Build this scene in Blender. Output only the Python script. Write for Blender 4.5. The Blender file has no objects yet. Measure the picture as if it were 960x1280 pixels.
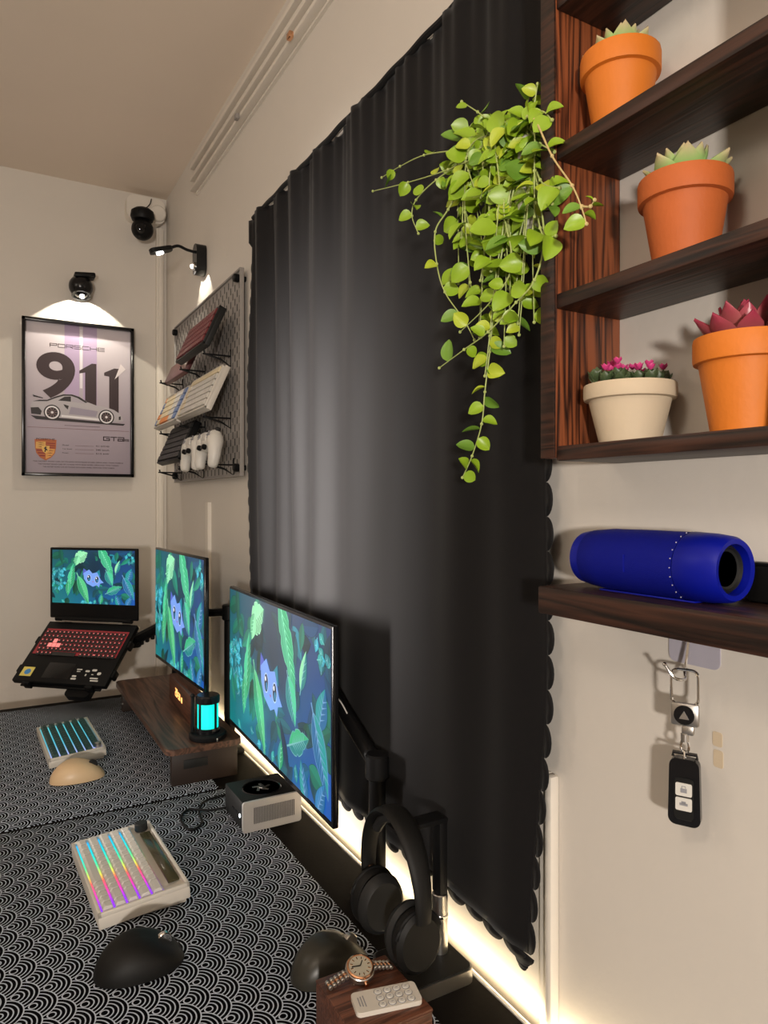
import bpy, bmesh, math, random
from mathutils import Vector, Matrix, Euler
PI = math.pi
R = math.radians
rnd = random.Random(7)
C = bpy.context.scene.collection
sc = bpy.context.scene

# ------------------------------------------------------------------ camera
ZC = 1.45                       # camera height above the floor; "z" below is relative to the camera
cam_d = bpy.data.cameras.new('camera'); cam = bpy.data.objects.new('camera', cam_d); C.objects.link(cam)
cam.location = (0, 0, ZC); cam.rotation_euler = (R(90), 0, -R(29.6))
cam_d.sensor_fit = 'VERTICAL'; cam_d.sensor_height = 36; cam_d.lens = 880 * 36 / 1280
cam_d.shift_y = -12 / 1280; cam_d.clip_start = 0.01
sc.camera = cam
sc.view_settings.view_transform = 'Standard'; sc.view_settings.look = 'None'
sc.view_settings.gamma = 1; sc.view_settings.use_curve_mapping = False
sc.view_settings.exposure = 0.0

# ------------------------------------------------------------------ world + room lights
w = bpy.data.worlds.new('world'); sc.world = w; w.use_nodes = True
w.node_tree.nodes['Background'].inputs[0].default_value = (1, .85, .7, 1)
w.node_tree.nodes['Background'].inputs[1].default_value = 0.02

def lamp(kind, loc, energy, color, target=None, size=.1, size_y=None, spot=None, blend=.1, spread=None, rad=None):
    l = bpy.data.lights.new('light', kind); l.energy = energy; l.color = color
    if kind == 'AREA':
        l.size = size
        if size_y: l.shape = 'RECTANGLE'; l.size_y = size_y
        if spread: l.spread = R(spread)
    else:
        l.shadow_soft_size = rad if rad is not None else size
    if kind == 'SPOT': l.spot_size = R(spot); l.spot_blend = blend
    o = bpy.data.objects.new('light', l); C.objects.link(o); o.location = (loc[0], loc[1], loc[2] + ZC)
    if target:
        d = Vector((target[0], target[1], target[2] + ZC)) - o.location
        o.rotation_euler = d.to_track_quat('-Z', 'Y').to_euler()
    return o
# ceiling fitting behind the photographer, a lamp low behind to the left, LED strip, wall lamps
lamp('POINT', (-.75, .0, .88), 17, (1, .86, .70), rad=.16)
lamp('AREA', (-.75, -1.42, .0), 46, (1, .92, .83), (.66, .35, -.05), .13)
lamp('AREA', (-1.2, 1.6, .9), 4, (1, .88, .74), (.6, 1.7, -.1), .6)  # soft unseen fill, added to graze the left part of the curtain
lamp('AREA', (-.45, 1.78, -.06), 9.5, (1, .93, .88), (.63, 1.45, -.03), .14, .9, spread=44)   # unseen fill added to brighten the left folds of the curtain

# ------------------------------------------------------------------ materials
def lin(c):
    return tuple(((x / 255) / 12.92 if x / 255 <= .04045 else ((x / 255 + .055) / 1.055) ** 2.4) for x in c)
class NT:
    def __init__(s, m): s.t = m.node_tree; s.n = s.t.nodes; s.b = s.n['Principled BSDF']
    def new(s, k, **kw):
        x = s.n.new(k)
        for a, v in kw.items(): setattr(x, a, v)
        return x
    def link(s, a, b): s.t.links.new(a, b)
def mat(name, col, rough=.5, metal=0, noise=0, nscale=20, bump=0, bscale=200, emit=None, estr=0, trans=0, sheen=0, coat=0, alpha=1, spec=.5, ior=None):
    m = bpy.data.materials.new(name); m.use_nodes = True; T = NT(m); b = T.b
    b.inputs['Base Color'].default_value = (*col, 1); b.inputs['Roughness'].default_value = rough
    b.inputs['Metallic'].default_value = metal; b.inputs['Specular IOR Level'].default_value = spec
    if trans: b.inputs['Transmission Weight'].default_value = trans
    if ior: b.inputs['IOR'].default_value = ior
    if sheen: b.inputs['Sheen Weight'].default_value = sheen
    if coat: b.inputs['Coat Weight'].default_value = coat
    if alpha < 1: b.inputs['Alpha'].default_value = alpha
    if emit: b.inputs['Emission Color'].default_value = (*emit, 1); b.inputs['Emission Strength'].default_value = estr
    tc = T.new('ShaderNodeTexCoord')
    if noise:
        nz = T.new('ShaderNodeTexNoise'); nz.inputs['Scale'].default_value = nscale; nz.inputs['Detail'].default_value = 5
        T.link(tc.outputs['Object'], nz.inputs['Vector'])
        mx = T.new('ShaderNodeMix', data_type='RGBA')
        mx.inputs[6].default_value = (*[c * (1 - noise) for c in col], 1); mx.inputs[7].default_value = (*[min(1, c * (1 + noise)) for c in col], 1)
        T.link(nz.outputs['Fac'], mx.inputs[0]); T.link(mx.outputs[2], b.inputs['Base Color'])
    if bump:
        nz = T.new('ShaderNodeTexNoise'); nz.inputs['Scale'].default_value = bscale; nz.inputs['Detail'].default_value = 4
        T.link(tc.outputs['Object'], nz.inputs['Vector'])
        bp = T.new('ShaderNodeBump'); bp.inputs['Strength'].default_value = bump; bp.inputs['Distance'].default_value = .002
        T.link(nz.outputs['Fac'], bp.inputs['Height']); T.link(bp.outputs['Normal'], b.inputs['Normal'])
    return m
def wood(name, dark, light, axis='Y', scale=30, stretch=.06, rough=.45, contrast=1.0, rings=True):
    m = bpy.data.materials.new(name); m.use_nodes = True; T = NT(m); b = T.b
    tc = T.new('ShaderNodeTexCoord'); mp = T.new('ShaderNodeMapping')
    s = [1, 1, 1]; s['XYZ'.index(axis)] = stretch; mp.inputs['Scale'].default_value = s
    T.link(tc.outputs['Object'], mp.inputs['Vector'])
    n1 = T.new('ShaderNodeTexNoise'); n1.inputs['Scale'].default_value = scale; n1.inputs['Detail'].default_value = 3
    T.link(mp.outputs[0], n1.inputs['Vector'])
    ml = T.new('ShaderNodeMath', operation='MULTIPLY'); ml.inputs[1].default_value = 9 if rings else 1
    T.link(n1.outputs['Fac'], ml.inputs[0])
    if rings:
        pp = T.new('ShaderNodeMath', operation='PINGPONG'); pp.inputs[1].default_value = .5
        T.link(ml.outputs[0], pp.inputs[0]); m2 = T.new('ShaderNodeMath', operation='MULTIPLY'); m2.inputs[1].default_value = 2
        T.link(pp.outputs[0], m2.inputs[0]); f = m2.outputs[0]
    else: f = ml.outputs[0]
    n2 = T.new('ShaderNodeTexNoise'); n2.inputs['Scale'].default_value = scale * 8; n2.inputs['Detail'].default_value = 2
    T.link(mp.outputs[0], n2.inputs['Vector'])
    ad = T.new('ShaderNodeMath', operation='MULTIPLY_ADD'); ad.inputs[1].default_value = .55; 
    T.link(n2.outputs['Fac'], ad.inputs[0]); sc_ = T.new('ShaderNodeMath', operation='MULTIPLY'); sc_.inputs[1].default_value = .6 * contrast
    T.link(f, sc_.inputs[0]); T.link(sc_.outputs[0], ad.inputs[2])
    cr = T.new('ShaderNodeValToRGB'); cr.color_ramp.elements[0].position = .25; cr.color_ramp.elements[1].position = .85
    cr.color_ramp.elements[0].color = (*dark, 1); cr.color_ramp.elements[1].color = (*light, 1)
    T.link(ad.outputs[0], cr.inputs[0]); T.link(cr.outputs[0], b.inputs['Base Color'])
    b.inputs['Roughness'].default_value = rough
    bp = T.new('ShaderNodeBump'); bp.inputs['Strength'].default_value = .35; bp.inputs['Distance'].default_value = .001
    T.link(ad.outputs[0], bp.inputs['Height']); T.link(bp.outputs['Normal'], b.inputs['Normal'])
    return m
def colmat(name, rough=.6, emit=0, coat=0):
    m = bpy.data.materials.new(name); m.use_nodes = True; T = NT(m); b = T.b
    at = T.new('ShaderNodeAttribute'); at.attribute_name = 'Col'
    b.inputs['Roughness'].default_value = rough; b.inputs['Coat Weight'].default_value = coat
    if emit:
        b.inputs['Base Color'].default_value = (.01, .01, .01, 1)
        T.link(at.outputs['Color'], b.inputs['Emission Color']); b.inputs['Emission Strength'].default_value = emit
    else: T.link(at.outputs['Color'], b.inputs['Base Color'])
    return m
def seigaiha(name, Rr=.0315, step=.021):
    m = bpy.data.materials.new(name); m.use_nodes = True; T = NT(m); b = T.b
    def mth(op, a, c=None, d=None):
        n = T.new('ShaderNodeMath', operation=op)
        for i, v in enumerate((a, c, d)):
            if v is None: continue
            if isinstance(v, (int, float)): n.inputs[i].default_value = v
            else: T.link(v, n.inputs[i])
        return n.outputs[0]
    tc = T.new('ShaderNodeTexCoord'); sp = T.new('ShaderNodeSeparateXYZ'); T.link(tc.outputs['Object'], sp.inputs[0])
    x = mth('ADD', sp.outputs[0], 10.0); y = mth('ADD', sp.outputs[1], 10.0)
    k0 = mth('CEIL', mth('DIVIDE', mth('SUBTRACT', x, Rr), step))
    res = None
    for j in (3, 2, 1, 0):
        k = mth('ADD', k0, j)
        dx = mth('SUBTRACT', x, mth('MULTIPLY', k, step))
        off = mth('MULTIPLY', mth('MODULO', k, 2.0), Rr)
        fy = mth('FRACT', mth('DIVIDE', mth('ADD', y, off), 2 * Rr))
        dy = mth('MULTIPLY', mth('SUBTRACT', fy, .5), 2 * Rr)
        r = mth('DIVIDE', mth('SQRT', mth('ADD', mth('MULTIPLY', dx, dx), mth('MULTIPLY', dy, dy))), Rr)
        if res is None: res = r
        else:
            inn = mth('LESS_THAN', r, 1.0)
            res = mth('ADD', mth('MULTIPLY', inn, r), mth('MULTIPLY', mth('SUBTRACT', 1.0, inn), res))
    fr = mth('FRACT', mth('MULTIPLY', res, 5.0))
    line = mth('GREATER_THAN', fr, .71)
    nz = T.new('ShaderNodeTexNoise'); nz.inputs['Scale'].default_value = 900; T.link(tc.outputs['Object'], nz.inputs['Vector'])
    mx = T.new('ShaderNodeMix', data_type='RGBA'); T.link(line, mx.inputs[0])
    mx.inputs[6].default_value = (.003, .003, .004, 1); mx.inputs[7].default_value = (.50, .56, .66, 1)
    T.link(mx.outputs[2], b.inputs['Base Color']); b.inputs['Roughness'].default_value = .9; b.inputs['Specular IOR Level'].default_value = .03
    bp = T.new('ShaderNodeBump'); bp.inputs['Strength'].default_value = .2; bp.inputs['Distance'].default_value = .0005
    T.link(nz.outputs['Fac'], bp.inputs['Height']); T.link(bp.outputs['Normal'], b.inputs['Normal'])
    return m
M = {}
M['wall'] = mat('wall_paint', (.645, .60, .545), .55, noise=.05, nscale=3, bump=.25, bscale=60)
M['ceil'] = mat('ceiling_paint', (.84, .73, .62), .8, noise=.03, nscale=4)
M['floor'] = wood('floor_wood', (.12, .07, .04), (.3, .2, .12), 'Y', 8)
M['white_plastic'] = mat('white_plastic', (.72, .67, .60), .45)
M['black'] = mat('black_plastic', (.006, .006, .0065), .45, spec=.16)
M['black_matte'] = mat('black_matte', (.005, .0048, .0045), .55, spec=.25, bump=.1, bscale=800)
M['black_gloss'] = mat('black_gloss', (.006, .006, .007), .2, spec=.35)
M['dark_grey'] = mat('dark_grey_plastic', (.015, .015, .015), .5, spec=.25)
M['grey'] = mat('grey_metal_paint', (.26, .24, .225), .5)
M['slot'] = mat('slot_dark', (.03, .028, .028), .8)
M['silver'] = mat('silver_metal', (.55, .53, .50), .32, 1)
M['silverpaint'] = mat('silver_paint', (.42, .40, .38), .4, .3)
M['chrome'] = mat('chrome', (.75, .73, .70), .12, 1)
M['gold'] = mat('rose_gold', (.75, .42, .25), .2, 1)
M['desk'] = mat('desk_black_wood', (.006, .005, .0045), .7, bump=.15, bscale=120, spec=.04)
M['mat'] = seigaiha('wave_pattern_mat')
M['walnut'] = wood('walnut', (.035, .016, .010), (.13, .062, .038), 'Y', 25, .05, .4)
M['walnut_dark'] = mat('walnut_dark_side', (.022, .012, .008), .5, noise=.3, nscale=30)
M['shelfwood'] = wood('stained_shelf_wood', (.007, .0035, .0025), (.050, .018, .010), 'Y', 30, .045, .45)
M['panelwood'] = wood('stained_panel_wood', (.020, .006, .0035), (.25, .070, .025), 'Z', 34, .045, .4, 1.1)
M['boxwood'] = wood('box_wood', (.05, .018, .010), (.15, .055, .03), 'X', 40, .05, .4)
M['curtain'] = mat('curtain_cloth', (.0075, .007, .0076), .6, sheen=.06, bump=.12, bscale=900, spec=.12)
M['terra'] = mat('terracotta', (.50, .115, .022), .65, noise=.12, nscale=25, bump=.2, bscale=200)
M['terra_l'] = mat('orange_terracotta', (.66, .18, .014), .6, noise=.08, nscale=20, bump=.15, bscale=200)
M['cream'] = mat('cream_clay', (.60, .49, .35), .7, noise=.06, nscale=30, bump=.15, bscale=200)
M['soil'] = mat('soil', (.06, .035, .02), .9)
M['gravel'] = mat('gravel', (.5, .42, .34), .8, noise=.6, nscale=300)
M['leaf_g'] = mat('succulent_green', (.36, .52, .17), .4, noise=.2, nscale=40)
M['leaf_tip'] = mat('succulent_tip', (.55, .30, .25), .4)
M['leaf_red'] = mat('succulent_red', (.33, .055, .085), .35, noise=.35, nscale=40)
M['leaf_dark'] = mat('succulent_dark', (.055, .085, .035), .45, noise=.5, nscale=60)
M['flower'] = mat('pink_flower', (.62, .05, .22), .5)
M['vleaf'] = mat('vine_leaf', (.27, .43, .022), .38, noise=.25, nscale=25)
M['vleaf2'] = mat('vine_leaf_dark', (.15, .30, .03), .4, noise=.25, nscale=25)
M['vleaf3'] = mat('vine_leaf_yellow', (.42, .52, .035), .4, noise=.2, nscale=25)
M['vine'] = mat('vine_stem', (.42, .50, .16), .5)
M['vine_y'] = mat('vine_stem_yellow', (.58, .45, .2), .5)
M['blue'] = mat('blue_fabric', (.001, .005, .22), .6, spec=.2, bump=.5, bscale=1500, noise=.1, nscale=400)
M['blue_rub'] = mat('blue_rubber', (.001, .006, .27), .42, spec=.3)
M['lilac'] = mat('lilac_pad', (.42, .40, .47), .35)
M['beige'] = mat('beige_plastic', (.70, .50, .30), .38)
M['mouse_grey'] = mat('graphite_rubber', (.028, .026, .020), .36, spec=.35)
M['white_case'] = mat('white_case', (.62, .58, .52), .4)
M['white_key'] = mat('white_keycap', (.60, .58, .54), .45)
M['teal_key'] = mat('dark_green_keycap', (.012, .06, .055), .4)
M['dark_key'] = mat('black_keycap', (.02, .02, .02), .45)
M['red_key'] = mat('dark_red_keycap', (.16, .025, .03), .45)
M['orange_key'] = mat('orange_keycap', (.75, .25, .05), .45)
M['cream_key'] = mat('cream_keycap', (.72, .62, .42), .45)
M['bluegrey_key'] = mat('blue_keycap', (.16, .24, .45), .45)
M['redpanel'] = mat('dark_red_panel', (.13, .04, .04), .4)
M['pink_key'] = mat('lit_pink_key', (.6, .2, .2), .5, emit=(1, .28, .25), estr=.7)
M['red_glow'] = mat('red_backlight', (.1, .01, .01), .5, emit=(1, .22, .20), estr=.8)
M['cyan_glow'] = mat('cyan_backlight', (.1, .3, .3), .5, emit=(.12, .75, .85), estr=.9)
M['cyan_lamp'] = mat('cyan_lamp_panel', (.0, .3, .3), .5, emit=(.0, .80, .62), estr=1.25)
M['orange_led'] = mat('orange_clock_digits', (.3, .1, .02), .5, emit=(1, .42, .12), estr=2.2)
M['led_white'] = mat('white_led', (1, 1, 1), .5, emit=(1, .97, .9), estr=14)
M['led_small'] = mat('small_status_led', (1, 1, 1), .5, emit=(.8, .95, 1), estr=3)
M['strip'] = mat('led_strip', (1, .9, .7), .5, emit=(1, .82, .52), estr=2.4)
M['screen_col'] = colmat('screen_picture', .3, emit=1.1)
M['glow_col'] = colmat('keyboard_glow', .4, emit=1.2)
M['print'] = colmat('printed_sheet', .45)
M['padwhite'] = mat('pad_white', (.66, .64, .6), .4)
M['legend'] = mat('legend_grey', (.25, .25, .27), .5)
M['yellow_st'] = mat('yellow_sticker', (.75, .62, .15), .4)
M['blue_st'] = mat('blue_sticker', (.05, .25, .6), .4)
M['cable_w'] = mat('white_cable', (.7, .68, .64), .4)
M['glass'] = mat('poster_glazing', (1, 1, 1), .03, trans=1, ior=1.1)

# ------------------------------------------------------------------ mesh builder
def TM(loc=(0, 0, 0), rot=(0, 0, 0), s=(1, 1, 1)):
    return Matrix.LocRotScale(Vector(loc), Euler(rot), Vector(s))
class MB:
    def __init__(s): s.v = []; s.f = []; s.mi = []; s.col = []
    def add(s, vs, fs, mi=0, X=None, col=None):
        b = len(s.v)
        for p in vs:
            p = Vector(p); s.v.append(X @ p if X is not None else p)
        for f in fs:
            s.f.append([b + i for i in f]); s.mi.append(mi); s.col.append(col)
        return s
    def box(s, c, d, bev=0, mi=0, X=None, seg=2, rot=None):
        cx, cy, cz = c; hx, hy, hz = d[0] / 2, d[1] / 2, d[2] / 2
        if rot: X = (X or Matrix()) @ TM(c, rot); cx = cy = cz = 0
        bm = bmesh.new()
        vs = [bm.verts.new((cx + a * hx, cy + b_ * hy, cz + c_ * hz)) for a in (-1, 1) for b_ in (-1, 1) for c_ in (-1, 1)]
        for f in ((0, 1, 3, 2), (4, 6, 7, 5), (0, 4, 5, 1), (2, 3, 7, 6), (0, 2, 6, 4), (1, 5, 7, 3)): bm.faces.new([vs[i] for i in f])
        if bev: bmesh.ops.bevel(bm, geom=bm.edges[:], offset=min(bev, min(hx, hy, hz) * .95), segments=seg, affect='EDGES', profile=.5)
        bm.verts.index_update()
        s.add([v.co.copy() for v in bm.verts], [[v.index for v in f.verts] for f in bm.faces], mi, X); bm.free(); return s
    def lathe(s, prof, seg=32, mi=0, X=None):
        n = len(prof); vs = []; fs = []
        for i in range(seg):
            a = 2 * PI * i / seg
            for r, z in prof: vs.append((r * math.cos(a), r * math.sin(a), z))
        for i in range(seg):
            j = (i + 1) % seg
            for k in range(n - 1):
                fs.append((i * n + k, j * n + k, j * n + k + 1, i * n + k + 1))
        for k, rev in ((0, True), (n - 1, False)):
            if prof[k][0] > 1e-6:
                ring = [i * n + k for i in range(seg)]; fs.append(ring[::-1] if rev else ring)
        return s.add(vs, fs, mi, X)
    def cyl(s, c, r, h, seg=24, mi=0, X=None, bev=0, rot=(0, 0, 0)):
        Y = (X or Matrix()) @ TM(c, rot)
        b = bev
        pr = [(r - b, -h / 2), (r, -h / 2 + b), (r, h / 2 - b), (r - b, h / 2)] if b else [(r, -h / 2), (r, h / 2)]
        return s.lathe(pr, seg, mi, Y)
    def tube(s, pts, r, seg=8, mi=0, X=None, closed=False):
        pts = [Vector(p) for p in pts]; n = len(pts); vs = []; fs = []
        up = Vector((0.31, .2, .93)).normalized()
        for i, p in enumerate(pts):
            a = pts[(i - 1) % n] if (closed or i > 0) else p; b = pts[(i + 1) % n] if (closed or i < n - 1) else p
            t = (b - a).normalized(); nn = t.cross(up)
            if nn.length < .05: nn = t.cross(Vector((1, 0, 0)))
            nn.normalize(); bb = t.cross(nn)
            rr = r[i] if isinstance(r, (list, tuple)) else r
            for k in range(seg):
                a2 = 2 * PI * k / seg; vs.append(p + nn * rr * math.cos(a2) + bb * rr * math.sin(a2))
        m = n if closed else n - 1
        for i in range(m):
            j = (i + 1) % n
            for k in range(seg):
                l = (k + 1) % seg; fs.append((i * seg + k, i * seg + l, j * seg + l, j * seg + k))
        if not closed: fs.append(list(range(seg))[::-1]); fs.append([(n - 1) * seg + k for k in range(seg)])
        return s.add(vs, fs, mi, X)
    def prism(s, poly, z0, z1, mi=0, X=None):
        n = len(poly); vs = [(x, y, z0) for x, y in poly] + [(x, y, z1) for x, y in poly]
        fs = [list(range(n))[::-1], [n + i for i in range(n)]] + [(i, (i + 1) % n, n + (i + 1) % n, n + i) for i in range(n)]
        return s.add(vs, fs, mi, X)
    def ball(s, c, r, seg=20, rings=12, mi=0, X=None, rot=(0, 0, 0)):
        if not isinstance(r, (tuple, list)): r = (r, r, r)
        pr = [(max(0, math.sin(PI * k / rings)), -math.cos(PI * k / rings)) for k in range(rings + 1)]
        pr[0] = (1e-7, -1); pr[-1] = (1e-7, 1)
        return s.lathe(pr, seg, mi, (X or Matrix()) @ TM(c, rot, r))
    def flat(s, poly, z, col, X=None):
        return s.add([(x, y, z) for x, y in poly], [list(range(len(poly)))], 0, X, col)
    def build(s, name, mats, parent=None, loc=None, rot=None, sharp=35):
        me = bpy.data.meshes.new(name); me.from_pydata([tuple(v) for v in s.v], [], s.f)
        if not isinstance(mats, (list, tuple)): mats = [mats]
        for m in mats: me.materials.append(M[m] if isinstance(m, str) else m)
        me.polygons.foreach_set('material_index', s.mi)
        me.polygons.foreach_set('use_smooth', [True] * len(s.f))
        if any(c is not None for c in s.col):
            ca = me.color_attributes.new('Col', 'FLOAT_COLOR', 'CORNER'); i = 0
            for f, c in zip(s.f, s.col):
                for k in range(len(f)):
                    cc = c[k] if isinstance(c, list) else (c or (0, 0, 0))
                    ca.data[i].color = (*cc, 1); i += 1
        me.update(); me.set_sharp_from_angle(angle=R(sharp))
        o = bpy.data.objects.new(name, me); C.objects.link(o)
        if parent: o.parent = parent
        if loc: o.location = loc
        if rot: o.rotation_euler = rot
        return o
def thing(name, label, cat, loc=(0, 0, 0), rot=(0, 0, 0), group=None):
    o = bpy.data.objects.new(name, None); C.objects.link(o); o.empty_display_size = .02
    o.location = (loc[0], loc[1], loc[2] + ZC); o.rotation_euler = rot
    o['label'] = label; o['category'] = cat
    if group: o['group'] = group
    return o
def tag(o, label, cat, group=None):
    o.location = Vector(o.location) + Vector((0, 0, ZC)); o['label'] = label; o['category'] = cat
    if group: o['group'] = group
    return o
def struct(name, mb, m, label=None):
    o = mb.build(name, m); o.location = (0, 0, ZC); o['kind'] = 'structure'
    if label: o['label'] = label
    return o
def inst(o, parent, loc=None, rot=None, scale=None, label=None):
    c = o.copy(); C.objects.link(c); c.parent = parent
    if loc is not None: c.location = loc
    if rot is not None: c.rotation_euler = rot
    if scale is not None: c.scale = scale
    return c
def at_x(u, v, x):             # point on the plane x = const (parallel to the long wall)
    a = (u - 480) / 880; d = x / (.494 + .8695 * a)
    return Vector((x, d * (.8695 - .494 * a), (628 - v) * d / 880))
def crv(pts, n=6):             # Catmull-Rom
    P = [Vector(p) for p in pts]; out = []
    for i in range(len(P) - 1):
        a = P[max(i - 1, 0)]; b = P[i]; c = P[i + 1]; d = P[min(i + 2, len(P) - 1)]
        for k in range(n):
            t = k / n; out.append(.5 * ((2 * b) + (c - a) * t + (2 * a - 5 * b + 4 * c - d) * t * t + (3 * b - 3 * c + d - a) * t ** 3))
    out.append(P[-1]); return out
def rrect(w, h, r, n=5):
    p = []
    for cx, cy, a0 in ((w / 2 - r, h / 2 - r, 0), (-w / 2 + r, h / 2 - r, 90), (-w / 2 + r, -h / 2 + r, 180), (w / 2 - r, -h / 2 + r, 270)):
        for k in range(n + 1):
            a = R(a0 + 90 * k / n); p.append((cx + r * math.cos(a), cy + r * math.sin(a)))
    return p
def text_mb(mb, s, w, h, x, y, z, X=None, col=None, mi=0, thick=0.0, align='L', depth=0):
    cu = bpy.data.curves.new('t', 'FONT'); cu.body = s; cu.offset = thick; cu.resolution_u = 8 if h > .05 else 3; cu.fill_mode = 'FRONT'
    o = bpy.data.objects.new('t', cu); C.objects.link(o); bpy.context.view_layer.update()
    me = bpy.data.meshes.new_from_object(o)
    bpy.data.objects.remove(o); 
    if not me.vertices: return
    xs = [v.co.x for v in me.vertices]; ys = [v.co.y for v in me.vertices]
    x0, x1, y0, y1 = min(xs), max(xs), min(ys), max(ys)
    sy = h / (y1 - y0); sx = (w / (x1 - x0)) if w else sy
    ox = x - (0 if align == 'L' else (x1 - x0) * sx / 2)
    mb.add([(ox + (v.co.x - x0) * sx, y + (v.co.y - y0) * sy, z) for v in me.vertices], [list(p.vertices) for p in me.polygons], mi, X, col)
    bpy.data.meshes.remove(me)

# ------------------------------------------------------------------ room shell
XW = .66; YF = 3.0; ZCEIL = 1.26; ZF = -1.45; DZ = -.70
XL, YB = -2.3, -2.2
def slab(a, b): 
    return MB().box([(a[i] + b[i]) / 2 for i in range(3)], [abs(b[i] - a[i]) for i in range(3)])
struct('wall_right', slab((XW, YB, ZF), (XW + .12, YF, ZCEIL)), 'wall')
struct('wall_back', slab((XL - .12, YF, ZF), (XW + .12, YF + .12, ZCEIL)), 'wall')
struct('wall_left', slab((XL - .12, YB, ZF), (XL, YF, ZCEIL)), 'wall')
struct('wall_front', slab((XL - .12, YB - .12, ZF), (XW + .12, YB, ZCEIL)), 'wall')
struct('floor', slab((XL - .12, YB - .12, ZF - .1), (XW + .12, YF + .12, ZF)), 'floor')
struct('ceiling', slab((XL - .12, YB - .12, ZCEIL), (XW + .12, YF + .12, ZCEIL + .1)), 'ceil')
# wall trunking / conduits
m = slab((.617, YF - .018, ZF), (.645, YF, 1.13)); m.box((.631, YF - .021, -.16), (.012, .008, 2.58)); struct('trim_1', m, 'white_plastic')
m = slab((XW - .012, 2.33, DZ + .0), (XW, 2.36, .0)); struct('trim_2', m, 'white_plastic')
m = slab((XW - .006, .707, ZF), (XW, .724, -.36)); m.box((XW - .008, .699, (ZF - .36) / 2), (.016, .013, ZF * -1 - .36), .004); struct('trim_3', m, 'white_plastic')

# ceiling track on the long wall
t = thing('curtain_track', 'long white empty grooved curtain track high on the long wall', 'curtain track', (XW, 1.5, 1.09))
m = MB(); m.box((-.004, 0, .055), (.008, 2.0, .11)); m.build('backing', 'white_plastic', t)
for z in (.012, .05, .092):
    MB().box((-.018, 0, z), (.022, 2.0, .016 if z > .02 else .012), .003).build('rail', 'white_plastic', t)
for y in (.05, .45, -.42): MB().box((-.034, y, .008), (.012, .02, .016), .003).build('bracket', 'gold' if y < .2 else 'grey', t)

# ------------------------------------------------------------------ security camera on the far wall corner
t = thing('junction_box', 'white plastic bracket box in the ceiling corner behind the security camera', 'box', (.57, YF, 1.13))
MB().prism(rrect(.15, .10, .03), 0, .05, X=TM((0, 0, .055), (R(90), 0, 0))).build('housing', 'white_plastic', t)
MB().cyl((.045, -.055, .045), .032, .02, rot=(R(90), 0, 0), bev=.004).build('cover', 'white_plastic', t)
MB().tube(crv([(.02, -.052, .10), (.01, -.07, .07), (-.01, -.075, .045)]), .002).build('cable', 'black', t)
t = thing('security_camera', 'round black pan and tilt security camera hanging in the ceiling corner', 'camera', (.545, YF - .105, 1.06))
MB().lathe([(.0001, .10), (.03, .10), (.043, .09), (.046, .07), (.040, .055), (.02, .05), (.0001, .05)], 28).build('base', 'black', t)
MB().ball((0, 0, .02), .042, 28, 16).build('head', 'black', t)
MB().cyl((-.012, -.034, .012), .018, .02, rot=(R(75), 0, R(-20)), bev=.002).build('lens', 'black_gloss', t)
MB().ball((-.018, -.043, .002), .003, 8, 6).build('status_light', 'led_small', t)
MB().box((0, .03, .085), (.03, .06, .012), .002).build('bracket', 'black', t)

# ------------------------------------------------------------------ wall lamps
def wlamp1():
    t = thing('wall_lamp', 'small black ball wall lamp lighting the framed car poster', 'lamp', (.326, YF, .84))
    MB().cyl((0, -.008, .01), .035, .016, rot=(R(90), 0, 0), bev=.003).build('mounting_plate', 'black', t)
    MB().ball((0, -.05, -.005), .044, 28, 18).build('body', 'black_gloss', t)
    MB().box((.012, -.055, .036), (.075, .06, .018), .005, rot=(0, R(-6), 0)).build('top_bar', 'black', t)
    MB().lathe([(.024, 0), (.034, -.005), (.035, -.012), (.028, -.012), (.024, -.006)], 24, X=TM((.0, -.056, -.032), (R(-20), 0, 0))).build('rim', 'dark_grey', t)
    MB().ball((.002, -.068, -.046), .009, 12, 8).build('bulb', 'led_white', t)
    lamp('SPOT', (.326, YF - .092, .781), 4.2, (1, .92, .76), (.326, YF, .781 - .105), spot=114, blend=.05, rad=.004)
wlamp1()
def wlamp2():
    t = thing('reading_lamp', 'black gooseneck reading lamp on the wall above the grey pegboard', 'lamp', (XW, 2.41, .80))
    MB().prism(rrect(.055, .105, .025), 0, .035, X=TM((0, 0, .03), (0, R(-90), 0)) @ TM(rot=(0, 0, R(90)))).build('body', 'black_gloss', t)
    MB().tube(crv([(-.03, 0, .055), (-.06, 0, .058), (-.09, 0, .066), (-.115, 0, .055)]), .005, 10).build('gooseneck', 'black', t)
    MB().prism(rrect(.075, .04, .015), 0, .014, X=TM((-.145, 0, .035), (0, R(-18), 0))).build('head', 'black', t)
    MB().cyl((-.150, 0, .031), .012, .006, rot=(0, R(-18), 0)).build('bulb', 'led_white', t)
    MB().cyl((-.038, -.002, .005), .014, .01, rot=(0, R(90), 0), bev=.002).build('lens_ring', 'chrome', t)
    MB().ball((-.043, -.002, .004), .007, 10, 8).build('lower_bulb', 'led_white', t)
    lamp('SPOT', (XW - .056, 2.41, .788), 1.2, (1, .92, .76), (XW, 2.41, .735), spot=92, blend=.08, rad=.003)
    lamp('SPOT', (.51, 2.41, .815), 5.0, (1, .92, .75), (.30, 2.85, .10), spot=84, blend=.06, rad=.005)
wlamp2()

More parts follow.
